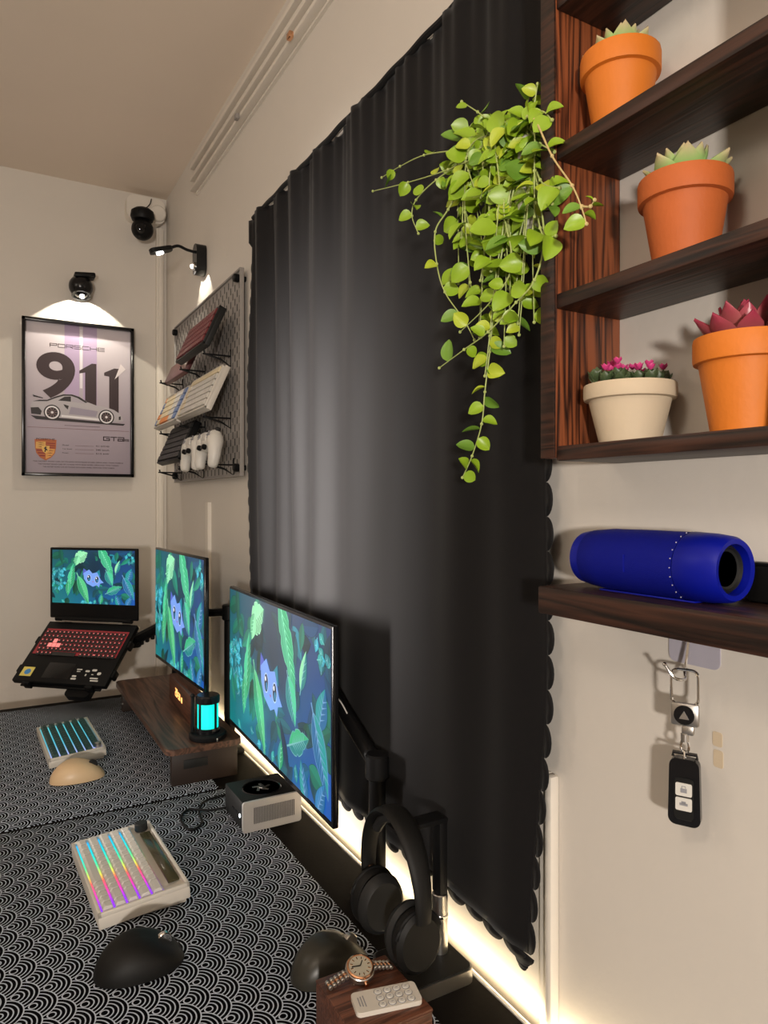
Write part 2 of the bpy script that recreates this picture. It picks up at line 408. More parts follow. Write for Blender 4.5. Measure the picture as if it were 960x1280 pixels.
# ------------------------------------------------------------------ framed poster
def poster():
    W, H = .402, .598
    t = thing('framed_poster', 'framed poster of a silver sports car under a big 911 in a thin black frame', 'picture', (.3235, YF, .40))
    f = MB(); q = .012
    for c, d in (((0, H / 2 - q / 2), (W, q)), ((0, -H / 2 + q / 2), (W, q)), ((-W / 2 + q / 2, 0), (q, H)), ((W / 2 - q / 2, 0), (q, H))):
        f.box((c[0], -.032, c[1]), (d[0], .024, d[1]), .0015)
    f.build('frame', 'black_gloss', t)
    MB().box((0, -.018, 0), (W - .01, .006, H - .01)).build('backing_board', 'black_matte', t)
    for s in (-1, 1): MB().box((s * .12, -.008, .2), (.05, .016, .03)).build('spacer', 'black', t)
    p = MB(); w, h = W - 2 * q, H - 2 * q
    X = TM((0, -.0215, 0), (R(90), 0, 0)) @ TM((-w / 2, -h / 2, 0))     # local x right, y up, z toward viewer
    c0 = lin((205, 196, 202)); c1 = lin((168, 156, 168)); c2 = lin((150, 138, 150))
    def L(*a): return [(x * w, y * h) for x, y in a]
    p.add([(0, 0, 0), (w, 0, 0), (w, h * .37, 0), (0, h * .37, 0)], [(0, 1, 2, 3)], 0, X, [c2, c2, c1, c1])
    p.add([(0, h * .37, 0), (w, h * .37, 0), (w, h, 0), (0, h, 0)], [(0, 1, 2, 3)], 0, X, [c1, c1, c0, c0])
    pu = lin((176, 156, 188)); 
    p.flat(L((.36, .46), (.50, .46), (.50, 1), (.36, 1)), .0002, pu, X); p.flat(L((.535, .46), (.67, .46), (.67, 1), (.535, 1)), .0002, pu, X)
    p.flat(L((.505, .58), (.53, .58), (.53, .98), (.505, .98)), .0003, lin((225, 218, 226)), X)
    ink = lin((48, 28, 34))
    def pt(s, x, y, ww, hh, z=.0005, col=ink, thick=0): text_mb(p, s, ww * w, hh * h, x * w, y * h, z, X, col, thick=thick)
    # wide squared lettering built from strokes
    def stroke(pts, wd, z, col, ox, oy, sx, sy):
        for (ax, ay), (bx, by) in zip(pts[:-1], pts[1:]):
            a = Vector(((ox + ax * sx) * w, (oy + ay * sy) * h)); b = Vector(((ox + bx * sx) * w, (oy + by * sy) * h))
            d = (b - a).normalized() * wd / 2; n = Vector((-d.y, d.x)); a -= d; b += d
            p.flat([tuple(a - n), tuple(b - n), tuple(b + n), tuple(a + n)], z, col, X)
    G = {'P': [[(0, 0), (0, 1), (1, 1), (1, .45), (0, .45)]], 'O': [[(0, 0), (0, 1), (1, 1), (1, 0), (0, 0)]],
         'R': [[(0, 0), (0, 1), (1, 1), (1, .45), (0, .45)], [(.55, .45), (1, 0)]], 'S': [[(1, 1), (0, 1), (0, .5), (1, .5), (1, 0), (0, 0)]],
         'C': [[(1, 1), (0, 1), (0, 0), (1, 0)]], 'H': [[(0, 0), (0, 1)], [(1, 0), (1, 1)], [(0, .5), (1, .5)]],
         'E': [[(1, 1), (0, 1), (0, 0), (1, 0)], [(0, .5), (1, .5)]], 'G': [[(1, 1), (0, 1), (0, 0), (1, 0), (1, .5), (.5, .5)]],
         'T': [[(0, 1), (1, 1)], [(.5, 1), (.5, 0)]], '2': [[(0, 1), (1, 1), (1, .5), (0, .5), (0, 0), (1, 0)]]}
    def word(s, x, y, cw, gap, hh, wd):
        for i, ch in enumerate(s):
            for st in G[ch]: stroke(st, wd, .0006, ink, x + i * (cw + gap), y, cw, hh)
    word('PORSCHE', .225, .845, .062, .014, .022, .0022)
    word('GT2', .735, .232, .058, .014, .024, .0034); word('RS', .925, .232, .026, .010, .012, .002)
    pt('9', .10, .50, .36, .31, thick=.03)
    p.flat(L((.50, .70), (.62, .755), (.665, .755), (.665, .44), (.555, .44), (.555, .69), (.50, .68)), .0006, ink, X)
    p.flat(L((.74, .70), (.84, .735), (.885, .735), (.885, .40), (.79, .40), (.79, .675), (.74, .68)), .0006, ink, X)
    p.flat(L((.845, .66), (.905, .77), (.955, .735)), .0008, lin((222, 212, 214)), X)
    # car (side view, nose to the right)
    body = lin((176, 170, 176)); dk = lin((36, 30, 34)); wh = lin((226, 222, 226))
    sh = L((.05, .378), (.95, .352), (.93, .34), (.1, .355)); p.flat(sh, .0009, dk, X)
    car = [(.055, .40), (.05, .445), (.065, .475), (.13, .485), (.20, .488), (.27, .512), (.35, .532), (.43, .535), (.50, .522), (.58, .488), (.66, .470), (.76, .462), (.84, .445), (.90, .42), (.925, .395), (.93, .372), (.88, .362), (.30, .372), (.10, .38)]
    p.flat(L(*car), .0011, body, X)
    p.flat(L((.065, .472), (.13, .484), (.20, .487), (.27, .511), (.35, .531), (.43, .534), (.50, .521), (.58, .487), (.56, .482), (.48, .512), (.42, .524), (.35, .521), (.27, .50), (.2, .478)), .0013, dk, X)
    p.flat(L((.055, .39), (.05, .43), (.12, .435), (.15, .41), (.14, .385)), .0012, dk, X)
    p.flat(L((.36, .515), (.42, .52), (.42, .485), (.30, .487)), .0013, dk, X); p.flat(L((.43, .519), (.48, .508), (.555, .478), (.43, .484)), .0013, lin((168, 160, 172)), X)
    p.flat(L((.35, .465), (.40, .455), (.39, .43), (.36, .45)), .0013, dk, X)
    p.flat(L((.40, .40), (.66, .39), (.68, .43), (.42, .45)), .0012, lin((150, 142, 158)), X)
    p.flat(L((.07, .515), (.16, .500), (.16, .494), (.075, .503)), .0013, dk, X); p.flat(L((.065, .525), (.075, .525), (.11, .48), (.095, .48)), .0013, body, X)
    p.flat(L((.33, .378), (.70, .365), (.70, .38), (.33, .392)), .0013, wh, X)
    for cx, cy in ((.245, .405), (.762, .393)):
        for rr, cc, z in ((.078, dk, .0014), (.066, wh, .0016), (.052, dk, .0018), (.012, wh, .0022)):
            p.flat([(cx * w + rr * w * math.cos(a * PI / 12), cy * h + rr * w * math.sin(a * PI / 12)) for a in range(24)], z, cc, X)
        for k in range(10):
            a = k * PI / 5; ca, sa = math.cos(a), math.sin(a); r0, r1 = .01 * w, .05 * w
            p.flat([(cx * w + ca * r0 - sa * .0006, cy * h + sa * r0 + ca * .0006), (cx * w + ca * r1 - sa * .0008, cy * h + sa * r1 + ca * .0008), (cx * w + ca * r1 + sa * .0008, cy * h + sa * r1 - ca * .0008), (cx * w + ca * r0 + sa * .0006, cy * h + sa * r0 - ca * .0006)], .0020, lin((150, 120, 120)), X)
    p.flat(L((.885, .40), (.905, .405), (.905, .38), (.885, .378)), .0014, dk, X)
    # rules and small lines of text
    p.flat(L((.36, .321), (.70, .321), (.70, .324), (.36, .324)), .0005, lin((90, 60, 70)), X)
    p.flat(L((.02, .300), (.99, .300), (.99, .3025), (.02, .3025)), .0005, lin((120, 80, 84)), X)
    # crest: shield, stripes, antlers and a small inner shield with a horse
    cx, cy = .185, .155
    def S(pts, z, col): p.flat([((cx + x * .1) * w, (cy + y * .067) * h) for x, y in pts], z, col, X)
    S([(-1, 1), (0, 1.08), (1, 1), (.96, .2), (.85, -.35), (.5, -.8), (0, -1.08), (-.5, -.8), (-.85, -.35), (-.96, .2)], .0005, lin((176, 92, 44)))
    S([(-.88, .75), (0, .8), (0, .1), (-.9, .1)], .0007, lin((214, 162, 84))); S([(0, .1), (.88, .1), (.8, -.32), (.48, -.7), (0, -.95)], .0007, lin((214, 150, 74)))
    for k in range(3):
        S([(.05, .68 - k * .22), (.88, .66 - k * .22), (.88, .58 - k * .22), (.05, .60 - k * .22)], .0009, lin((130, 26, 24)))
        S([(-.85 + k * .12, -.02 - k * .27), (-.05, -.02 - k * .27), (-.05, -.13 - k * .27), (-.82 + k * .14, -.13 - k * .27)], .0009, lin((130, 26, 24)))
        S([(-.8, .62 - k * .2), (-.45, .70 - k * .2), (-.1, .62 - k * .2), (-.45, .64 - k * .2)], .0009, lin((60, 30, 20)))
        S([(.8 - k * .12, -.12 - k * .25), (.45, -.04 - k * .25), (.1, -.12 - k * .25), (.45, -.10 - k * .25)], .0009, lin((60, 30, 20)))
    S([(-.36, .38), (.36, .38), (.34, 0), (.2, -.25), (0, -.38), (-.2, -.25), (-.34, 0)], .0011, lin((222, 176, 92)))
    S([(-.14, -.2), (-.05, .0), (-.16, .1), (-.05, .28), (.08, .3), (.12, .2), (.02, .16), (.16, .02), (.2, -.16), (.1, -.05), (.02, -.1), (0, -.25)], .0013, lin((36, 20, 18)))
    pt('PORSCHE', .10, .218, .17, .012, .0012, lin((50, 20, 20)), .01)
    for i, (a, b) in enumerate((('Model', '911 GT2 RS'), ('Top Speed', '340 km/h'), ('Power', '515 kW'))):
        y = .185 - i * .026
        pt(a, .34, y, None if 0 else .09 - (i != 1) * .03, .009, thick=0); pt(b, .66, y, .13, .010, thick=.01)
        p.flat(L((.46, y + .002), (.64, y + .002), (.64, y + .004), (.46, y + .004)), .0005, lin((110, 80, 86)), X)
    for y in (.073, .055, .037):
        x0 = .07 + (.073 - y) * 2.5
        pt('THE FASTEST ROAD CAR OF ITS KIND WITH REAR WHEEL DRIVE AND TWIN TURBOS', x0, y, 1 - 2 * x0, .008, thick=.01)
    p.build('print', 'print', t, sharp=180)
poster()

# ------------------------------------------------------------------ curtain
def curtain():
    y1 = 1.832; zt = .762; zb = -.60
    def yr(z): return .690 + (max(0, (-.25 - z)) ** 1.3) * .10 + .004 * math.sin(z * 9)
    def yl(z): return y1 + .008 * math.sin(z * 7) + (.012 if z > .7 else 0)
    def P(y, z, s):
        k = (y - .69) / (y1 - .69); amp = .0055 + .0065 * max(0, min(1, (k - .25) * 1.6)); hang = (zt - z) / 1.38
        top = math.exp(-(zt - z) * 9)
        f = amp * (math.sin(k * 52 + 2.1 * math.sin(k * 7 + hang * .9)) * (.35 + .65 * math.exp(-hang * 1.6)) + .55 * math.sin(k * 23 + 1.3 + hang * 1.2) + .35 * math.sin(k * 31 - hang * 4.5 + 2 * math.sin(hang * 3)) * hang)
        f += .003 * top * math.sin(k * 190)
        return Vector((.628 + f, y, z))
    ny, nz = 230, 90; vs = []; fs = []
    for j in range(nz + 1):
        z = zt + (zb - zt) * j / nz
        for i in range(ny + 1):
            y = yr(z) + (yl(z) - yr(z)) * i / ny; vs.append(P(y, z, 0))
    W_ = ny + 1
    for j in range(nz):
        for i in range(ny): fs.append((j * W_ + i, j * W_ + i + 1, (j + 1) * W_ + i + 1, (j + 1) * W_ + i))
    m = MB(); m.add(vs, fs)
    # scalloped hem: half discs along the bottom and both sides
    def scal(cy, cz, ax, ay, out, r):
        pts = [P(cy, cz, 0)]
        for k in range(11):
            a = PI * k / 10; ey = cy + ax[0] * r * math.cos(a) + out[0] * r * .58 * math.sin(a); ez = cz + ax[1] * r * math.cos(a) + out[1] * r * .58 * math.sin(a)
            q_ = P(ey, ez, 0); q_.x = pts[0].x; pts.append(q_)
        fl = (pts[2] - pts[0]).cross(pts[3] - pts[0]).x > 0
        m.add(pts, [(0, k + 1, k) if fl else (0, k, k + 1) for k in range(1, 11)])
    n = 24; a0, a1 = yr(zb), yl(zb)
    for i in range(n): scal(a0 + (a1 - a0) * (i + .5) / n, zb + .001, (1, 0), 0, (0, -1), (a1 - a0) / n / 2)
    n = 30
    for i in range(n):
        z = zt - .02 + (zb - zt + .02) * (i + .5) / n; r = (zt - zb) / n / 2
        scal(yr(z) + .001, z, (0, 1), 0, (-1, 0), r); 
        if z < .66: scal(yl(z) - .001, z, (0, 1), 0, (1, 0), r * .6)
    for dz, q in ((.0, .026), (.008, .018), (.016, .012), (.021, .008)): scal(yr(zb) + .012 - dz * .1, zb - dz, (1, 0), 0, (0, -1), q)
    t = thing('curtain', 'long dark grey gathered curtain with scalloped edges hanging over the window', 'curtain', (0, 0, 0))
    o = m.build('cloth', 'curtain', t, sharp=180)
    sd = o.modifiers.new('solid', 'SOLIDIFY'); sd.thickness = .0012
    MB().tube([(.628, y, zt + .004 * math.sin(y * 60) * .3) for y in [.70 + k * .0115 for k in range(98)]], .006, 8).build('gathered_hem', 'curtain', t)
    MB().tube([(.640, .60, zt), (.640, y1 + .02, zt)], .004, 8).build('rod', 'white_plastic', t)
curtain()

# ------------------------------------------------------------------ bookcase
SH = [.063, .2335, .400, .569]
def bookcase():
    t = thing('wall_bookcase', 'dark stained pine wall bookcase with open shelves above the floating shelf', 'bookcase', (0, 0, 0))
    MB().box((.6085, .6015, .40), (.103, .021, .70), .0015).build('side_panel', 'panelwood', t, )
    MB().box((.6085, .312, .40), (.103, .021, .70), .0015).build('side_panel', 'panelwood', t)
    MB().box((.5555, .6015, .40), (.003, .022, .70), .0008).build('edge_strip', 'shelfwood', t)
    for z in SH + [.735]: MB().box((.6085, .457, z - .00825), (.101, .268, .0165), .0012).build('shelf', 'shelfwood', t)
bookcase()
def floating_shelf():
    t = thing('floating_shelf', 'thick dark wooden floating shelf below the bookcase carrying the blue speaker', 'shelf', (0, 0, 0))
    MB().box((.607, .417, -.1115), (.106, .40, .031), .002).build('board', 'shelfwood', t)
    for y in (.56, .28): MB().box((.645, y, -.135), (.03, .016, .016), .002).build('bracket', 'black', t)
floating_shelf()

# succulents in pots
def pot_prof(r, h, rimh=None):
    rb = r * .66; rh = rimh or h * .26; ri = r * .90
    return [(rb - .003, 0), (rb, .002), (ri * .985, h - rh - .001), (r * .985, h - rh), (r, h - rh + .003), (r * 1.0, h - .003), (r * .985, h), (r * .90, h), (r * .88, h - .01), (.0001, h - .012)]
def fleaf(L, W_, T_, mi=0, curl=.25, n=7):
    # fleshy pointed leaf along +Y, upward curl
    m = MB(); vs = []; fs = []; seg = 8
    for i in range(n + 1):
        s = i / n; wd = W_ / 2 * (math.sin(PI * min(1, s * .62 + .12)) ** .8) * (1 if s < .62 else max(.02, 1 - ((s - .62) / .38) ** 1.7)); th = T_ / 2 * (1 - .75 * s ** 2)
        for k in range(seg):
            a = 2 * PI * k / seg; vs.append((wd * math.cos(a), L * s, th * math.sin(a) + curl * L * s * s))
    for i in range(n):
        for k in range(seg): l = (k + 1) % seg; fs.append((i * seg + k, (i + 1) * seg + k, (i + 1) * seg + l, i * seg + l))
    fs.append([k for k in range(seg)]); fs.append([n * seg + k for k in range(seg)][::-1])
    m.add(vs, fs, mi); return m
def succulent(name, label, loc, r, h, potm, leafm, L, nl, rings, soilm='gravel'):
    t = thing(name, label, 'potted plant', loc, group=None)
    o = MB().lathe(pot_prof(r, h), 40).build('pot', potm, t)
    g = MB()
    rr = random.Random(int(r * 1e4 + h * 1e5))
    for k in range(160):
        a = rr.random() * 6.28; q = math.sqrt(rr.random()) * r * .84
        g.ball((q * math.cos(a), q * math.sin(a), h - .0095), (.0022 + rr.random() * .001,) * 3, 5, 4)
    g = g.build('gravel', soilm, t); g['kind'] = 'stuff'
    proto = None
    for ri in range(rings):
        n = nl + (rings - 1 - ri) * 1; el = 18 + ri * (62 / max(1, rings - 1) if rings > 1 else 40)
        for k in range(n):
            a = 360 * k / n + ri * 27 + rr.uniform(-6, 6)
            sc_ = (1 - ri * .13) * rr.uniform(.9, 1.08)
            rot = Euler((R(el + rr.uniform(-5, 5)), 0, R(a)))
            if proto is None: proto = fleaf(L, L * .56, L * .26).build('leaf', leafm, t); o = proto
            else: o = inst(proto, t)
            base = r * .12 * (1 - ri / rings)
            o.location = (-math.sin(R(a)) * base, math.cos(R(a)) * base, h - .008 + ri * .004); o.rotation_euler = rot; o.scale = (sc_,) * 3
    return t
def leafmix(name, c_base, c_tip, edge):
    m = bpy.data.materials.new(name); m.use_nodes = True; T = NT(m)
    tc = T.new('ShaderNodeTexCoord'); sp = T.new('ShaderNodeSeparateXYZ'); T.link(tc.outputs['Generated'], sp.inputs[0])
    cr = T.new('ShaderNodeValToRGB'); cr.color_ramp.elements[0].color = (*c_base, 1); cr.color_ramp.elements[1].color = (*c_tip, 1)
    cr.color_ramp.elements[0].position = edge; T.link(sp.outputs[1], cr.inputs[0]); T.link(cr.outputs[0], T.b.inputs['Base Color'])
    T.b.inputs['Roughness'].default_value = .35; T.b.inputs['Subsurface Weight'].default_value = .0
    return m
M['echev_g'] = leafmix('echeveria_green', (.33, .52, .17), (.55, .42, .25), .7)
M['echev_r'] = leafmix('echeveria_red', (.30, .13, .09), (.34, .03, .07), .1)
succulent('potted_succulent', 'green rosette succulent in an orange clay pot on the top visible shelf', (.605, .542, SH[2]), .0425, .086, 'terra_l', 'echev_g', .038, 6, 3)
succulent('potted_succulent', 'pale green succulent in a reddish terracotta pot on the middle shelf', (.607, .462, SH[1]), .0445, .087, 'terra', 'echev_g', .044, 6, 3)
succulent('potted_succulent', 'dark red pointed succulent in an orange pot on the lowest shelf', (.607, .398, SH[0]), .0445, .088, 'terra_l', 'echev_r', .044, 6, 3)
def cream_pot():
    r, h = .0485, .064
    t = thing('potted_succulent', 'wide cream pot of small dark succulents with pink flowers on the lowest shelf', 'potted plant', (.6085, .532, SH[0]))
    MB().lathe(pot_prof(r, h, .016), 40).build('pot', 'cream', t)
    rr = random.Random(5); g = MB()
    for k in range(320):
        a = rr.random() * 6.28; q = math.sqrt(rr.random()) * r * .86
        g.ball((q * math.cos(a), q * math.sin(a), h - .008), .0021, 5, 4)
    g = g.build('gravel', 'gravel', t); g['kind'] = 'stuff'
    lf = None; ff = None
    for k in range(22):
        a = rr.random() * 6.28; q = math.sqrt(rr.random()) * r * .78; cx, cy = q * math.cos(a), q * math.sin(a)
        hh = .008 + rr.random() * .012
        for j in range(6):
            b = j * 60 + rr.uniform(-15, 15)
            if lf is None: lf = fleaf(.014, .010, .004).build('leaf', 'leaf_dark', t); o = lf
            else: o = inst(lf, t)
            o.location = (cx, cy, h - .008 + hh * .5 + j * .001); o.rotation_euler = (R(25 + rr.random() * 35), 0, R(b)); 
        if rr.random() < .62:
            for j in range(5):
                if ff is None: ff = fleaf(.0075, .006, .0018).build('petal', 'flower', t); o = ff
                else: o = inst(ff, t)
                o.location = (cx, cy, h + .002 + hh); o.rotation_euler = (R(38), 0, R(j * 72 + k * 20))
cream_pot()

# ------------------------------------------------------------------ hanging plant
t = thing('tape_residue', 'two small yellowed tape scraps stuck to the wall right of the car key', 'tape', tuple(at_x(897, 935, XW)))
for i in (0, 1): MB().prism(rrect(.011, .015 + .003 * i, .0025), 0, .0006, X=TM((0, -.001 * i, .009 - .020 * i), (0, R(-90), 0)) @ TM(rot=(0, 0, R(90)))).build('scrap', 'cream', t)

def hanging_plant():
    bx, by, bz = .588, .655, .33
    t = thing('hanging_plant', 'trailing bright green vine plant in a white wall planter beside the bookcase', 'potted plant', (bx, by, bz))
    B = Vector((bx, by, bz))
    MB().lathe([(.018, 0), (.021, .003), (.031, .10), (.033, .104), (.031, .108), (.028, .104), (.0001, .098)], 32).build('planter', 'padwhite', t)
    MB().tube([(.034, 0, .06), (.034, 0, .13), (.045, 0, .16)], .003, 8).build('hanger', 'padwhite', t)
    s = MB().ball((0, 0, .098), (.028, .028, .006), 16, 6).build('soil', 'soil', t)
    # leaf meshes: round-oval, slightly cupped
    def leafmesh(L, W_, cup):
        m = MB(); vs = []; fs = []; n = 7
        for i in range(n + 1):
            s_ = i / n; wd = W_ / 2 * math.sin(PI * (s_ ** .80)) ** .62 if 0 < s_ < 1 else .0004
            for k in (-1, -.5, 0, .5, 1): vs.append((wd * k, L * s_, cup * L * (abs(k) ** 2 * .35 * math.sin(PI * s_)) - cup * .5 * L * s_ * s_))
        for i in range(n):
            for k in range(4): fs.append((i * 5 + k, i * 5 + k + 1, (i + 1) * 5 + k + 1, (i + 1) * 5 + k))
        b = len(vs); vs2 = [(x, y, z - .0006) for x, y, z in vs]
        m.add(vs, fs); m.add(vs2, [f[::-1] for f in fs]); return m
    protos = []
    def leaf_at(vine, p, d, size, kind):
        key = kind
        if len(protos) <= kind:
            pass
        cupi = [(.031, .026, .5, 'vleaf'), (.027, .024, .6, 'vleaf'), (.034, .023, .3, 'vleaf2'), (.026, .022, .5, 'vleaf3'), (.029, .026, .2, 'vleaf')][kind]
        if pm.get(kind) is None:
            o = leafmesh(*cupi[:3]).build('leaf', cupi[3], vine, sharp=180); pm[kind] = o
        else: o = inst(pm[kind], vine)
        o.location = p; o.rotation_mode = 'QUATERNION'
        yv = d.normalized(); face = Vector((-.62, -.6, .35)) + Vector((rr.gauss(0, .45), rr.gauss(0, .45), rr.gauss(0, .4)))
        xv = yv.cross(face)
        if xv.length < .1: xv = yv.cross(Vector((1, 0, 0)))
        xv.normalize(); zv = xv.cross(yv); mt = Matrix((xv, yv, zv)).transposed(); o.rotation_quaternion = mt.to_quaternion()
        o.scale = (size, size, size)
        return o
    pm = {}; rr = random.Random(12)
    def vine(pts, leaves, rad=.0011, mt='vine', lsize=1.0, sizes=None, kinds=(0, 1, 2, 3, 4, 0), start=.1):
        P = crv([p - B for p in pts], 7); m = MB().tube(P, [rad * (1.2 - .6 * i / len(P)) for i in range(len(P))], 6)
        for k in range(0, len(P), 7): m.ball(P[k], rad * 2.0, 6, 5)
        v = m.build('vine', mt, t)
        n = int(leaves)
        for i in range(n):
            f = start + (1 - start) * (i + .5) / n; q = min(len(P) - 2, int(f * (len(P) - 1))); p = P[q]; tg = (P[q + 1] - P[q]).normalized()
            side = 1 if i % 2 else -1
            vdir = Vector((.494, .8695, 0)); sd = tg.cross(vdir).normalized() * side
            d = sd + tg * rr.uniform(.0, .7) + Vector((rr.gauss(0, .35), rr.gauss(0, .35), rr.uniform(-.1, .3)))
            leaf_at(v, p, d, lsize * rr.uniform(.75, 1.15), kinds[rr.randrange(len(kinds))])
        return v
    O = Vector((.575, .655, .44))
    def A(u, v, x): return at_x(u, v, x)
    def pts(l): return [A(*q) for q in l]
    st = [O, O + Vector((-.01, .01, .03))]
    vine([O] + pts([(655, 150, .57), (630, 176, .565), (574, 187, .56), (530, 194, .56), (500, 208, .56), (477, 222, .56)]), 4, start=.1, lsize=.7)
    vine([O] + pts([(650, 165, .56), (620, 185, .555), (560, 212, .555), (510, 228, .555), (466, 239, .555)]), 7, start=.1, lsize=.85)
    vine([O] + pts([(640, 165, .57), (590, 195, .56), (545, 225, .555), (520, 250, .55), (515, 270, .55), (523, 292, .55)]), 8, start=.1, lsize=.75)
    vine([O] + pts([(640, 170, .575), (617, 155, .575), (597, 140, .57), (577, 127, .57)]), 4, start=.3, lsize=.6)
    vine([O] + pts([(600, 200, .565), (560, 262, .555), (544, 290, .55), (546, 330, .55), (556, 365, .55), (580, 400, .55), (593, 425, .55)]), 8, start=.05, lsize=.7)
    vine([O] + pts([(672, 230, .556), (680, 300, .552), (668, 350, .545), (645, 378, .54), (610, 415, .535), (580, 437, .535), (549, 460, .535)]), 9, start=.05, lsize=.8)
    vine([O] + pts([(630, 250, .555), (640, 330, .55), (615, 375, .55), (575, 415, .55)]), 7, start=.1, lsize=.8)
    vine([O] + pts([(650, 200, .565), (630, 300, .56), (618, 380, .56), (612, 440, .56), (606, 490, .56), (602, 530, .56), (590, 570, .56), (578, 597, .56)]), 22, start=.1, lsize=.8)
    vine([O] + pts([(640, 230, .56), (622, 330, .56), (612, 420, .557), (606, 470, .557)]), 12, lsize=.8)
    vine([O] + pts([(668, 150, .54), (690, 195, .53), (715, 232, .525), (727, 260, .525), (733, 280, .525)]), 3, mt='vine_y', start=.75, lsize=.65)
    vine(pts([(727, 258, .525), (738, 258, .525), (743, 250, .525)]), 2, mt='vine_y', start=.6, lsize=.35)
    vine([O] + pts([(668, 130, .565), (672, 105, .565)]), 5, lsize=.9)
    vine([O] + pts([(655, 150, .56), (662, 118, .565)]), 6, lsize=.9)
    for k, (u, v) in enumerate([(690, 150), (693, 190), (690, 255), (695, 295), (700, 235)]):
        vine([O, A(675, v - 10, .551), A(u, v, .545)], 3, start=.5, lsize=.9)
    # filler cascade
    for k in range(34):
        u0 = rr.uniform(565, 672); v0 = rr.uniform(155, 200); ln = rr.uniform(60, 270) * (1 - abs(u0 - 630) / 130 * .5); x = rr.uniform(.548, .588)
        u1 = u0 + (622 - u0) * .25 + rr.uniform(-14, 14)
        p = [O, A(u0 * .5 + 325, v0 - 10, x), A(u0, v0 + 10, x), A((u0 + u1) / 2 + rr.uniform(-8, 8), v0 + ln * .5, x), A(u1, v0 + ln, x)]
        vine(p, 4 + ln / 24, start=.15, lsize=rr.uniform(.75, 1.05))
hanging_plant()

# ------------------------------------------------------------------ floating shelf contents
def speaker():
    t = thing('portable_speaker', 'bright blue cylindrical portable speaker lying on the floating shelf', 'speaker', (.604, .497, -.096 + .0335))
    X = TM(rot=(R(90), 0, 0)); r = .0335; Lh = .092
    pr = [(r * .80, -Lh + .006), (r * .93, -Lh + .014), (r, -Lh + .04), (r * 1.01, 0), (r, Lh - .045)]
    MB().lathe(pr, 48, X=X).build('grille', 'blue', t)
    MB().lathe([(r, Lh - .044), (r * 1.015, Lh - .043), (r * .99, Lh - .02), (r * .93, Lh - .004), (r * .86, Lh), (r * .72, Lh - .001), (r * .70, Lh - .010)], 48, X=X).build('end_ring', 'blue_rub', t)
    MB().lathe([(r * .70, Lh - .010), (r * .6, Lh - .006), (r * .56, Lh - .009), (r * .3, Lh - .013), (.0001, Lh - .011)], 40, X=X).build('bass_cone', 'dark_grey', t)
    MB().lathe([(.0001, -Lh), (r * .70, -Lh), (r * .86, -Lh + .001), (r * .90, -Lh + .008), (r * .93, -Lh + .018), (r * .6, -Lh + .02)], 48, X=X).build('end_ring', 'blue_rub', t)
    s = MB()
    for k in range(24): s.ball((r * 1.013 * math.cos(k * PI / 12), -Lh + .046, r * 1.013 * math.sin(k * PI / 12)), .0007, 5, 4)
    s.build('stitching', 'lilac', t)['kind'] = 'stuff'
    MB().box((-.0335, .01, 0), (.0008, .002, .018)).build('badge_line', 'blue_rub', t)
    MB().box((0, 0, -.0335), (.03, .12, .003), .001).build('foot', 'blue_rub', t)
speaker()
t = thing('black_block', 'flat black block standing against the wall behind the right end of the blue speaker', 'case', (.650, .375, -.096))  # thin dark block set at the wall behind the speaker end
MB().box((0, 0, .018), (.016, .09, .036), .004).build('body', 'black_matte', t)
MB().box((0, 0, .037), (.014, .085, .003), .001).build('lid', 'black', t)

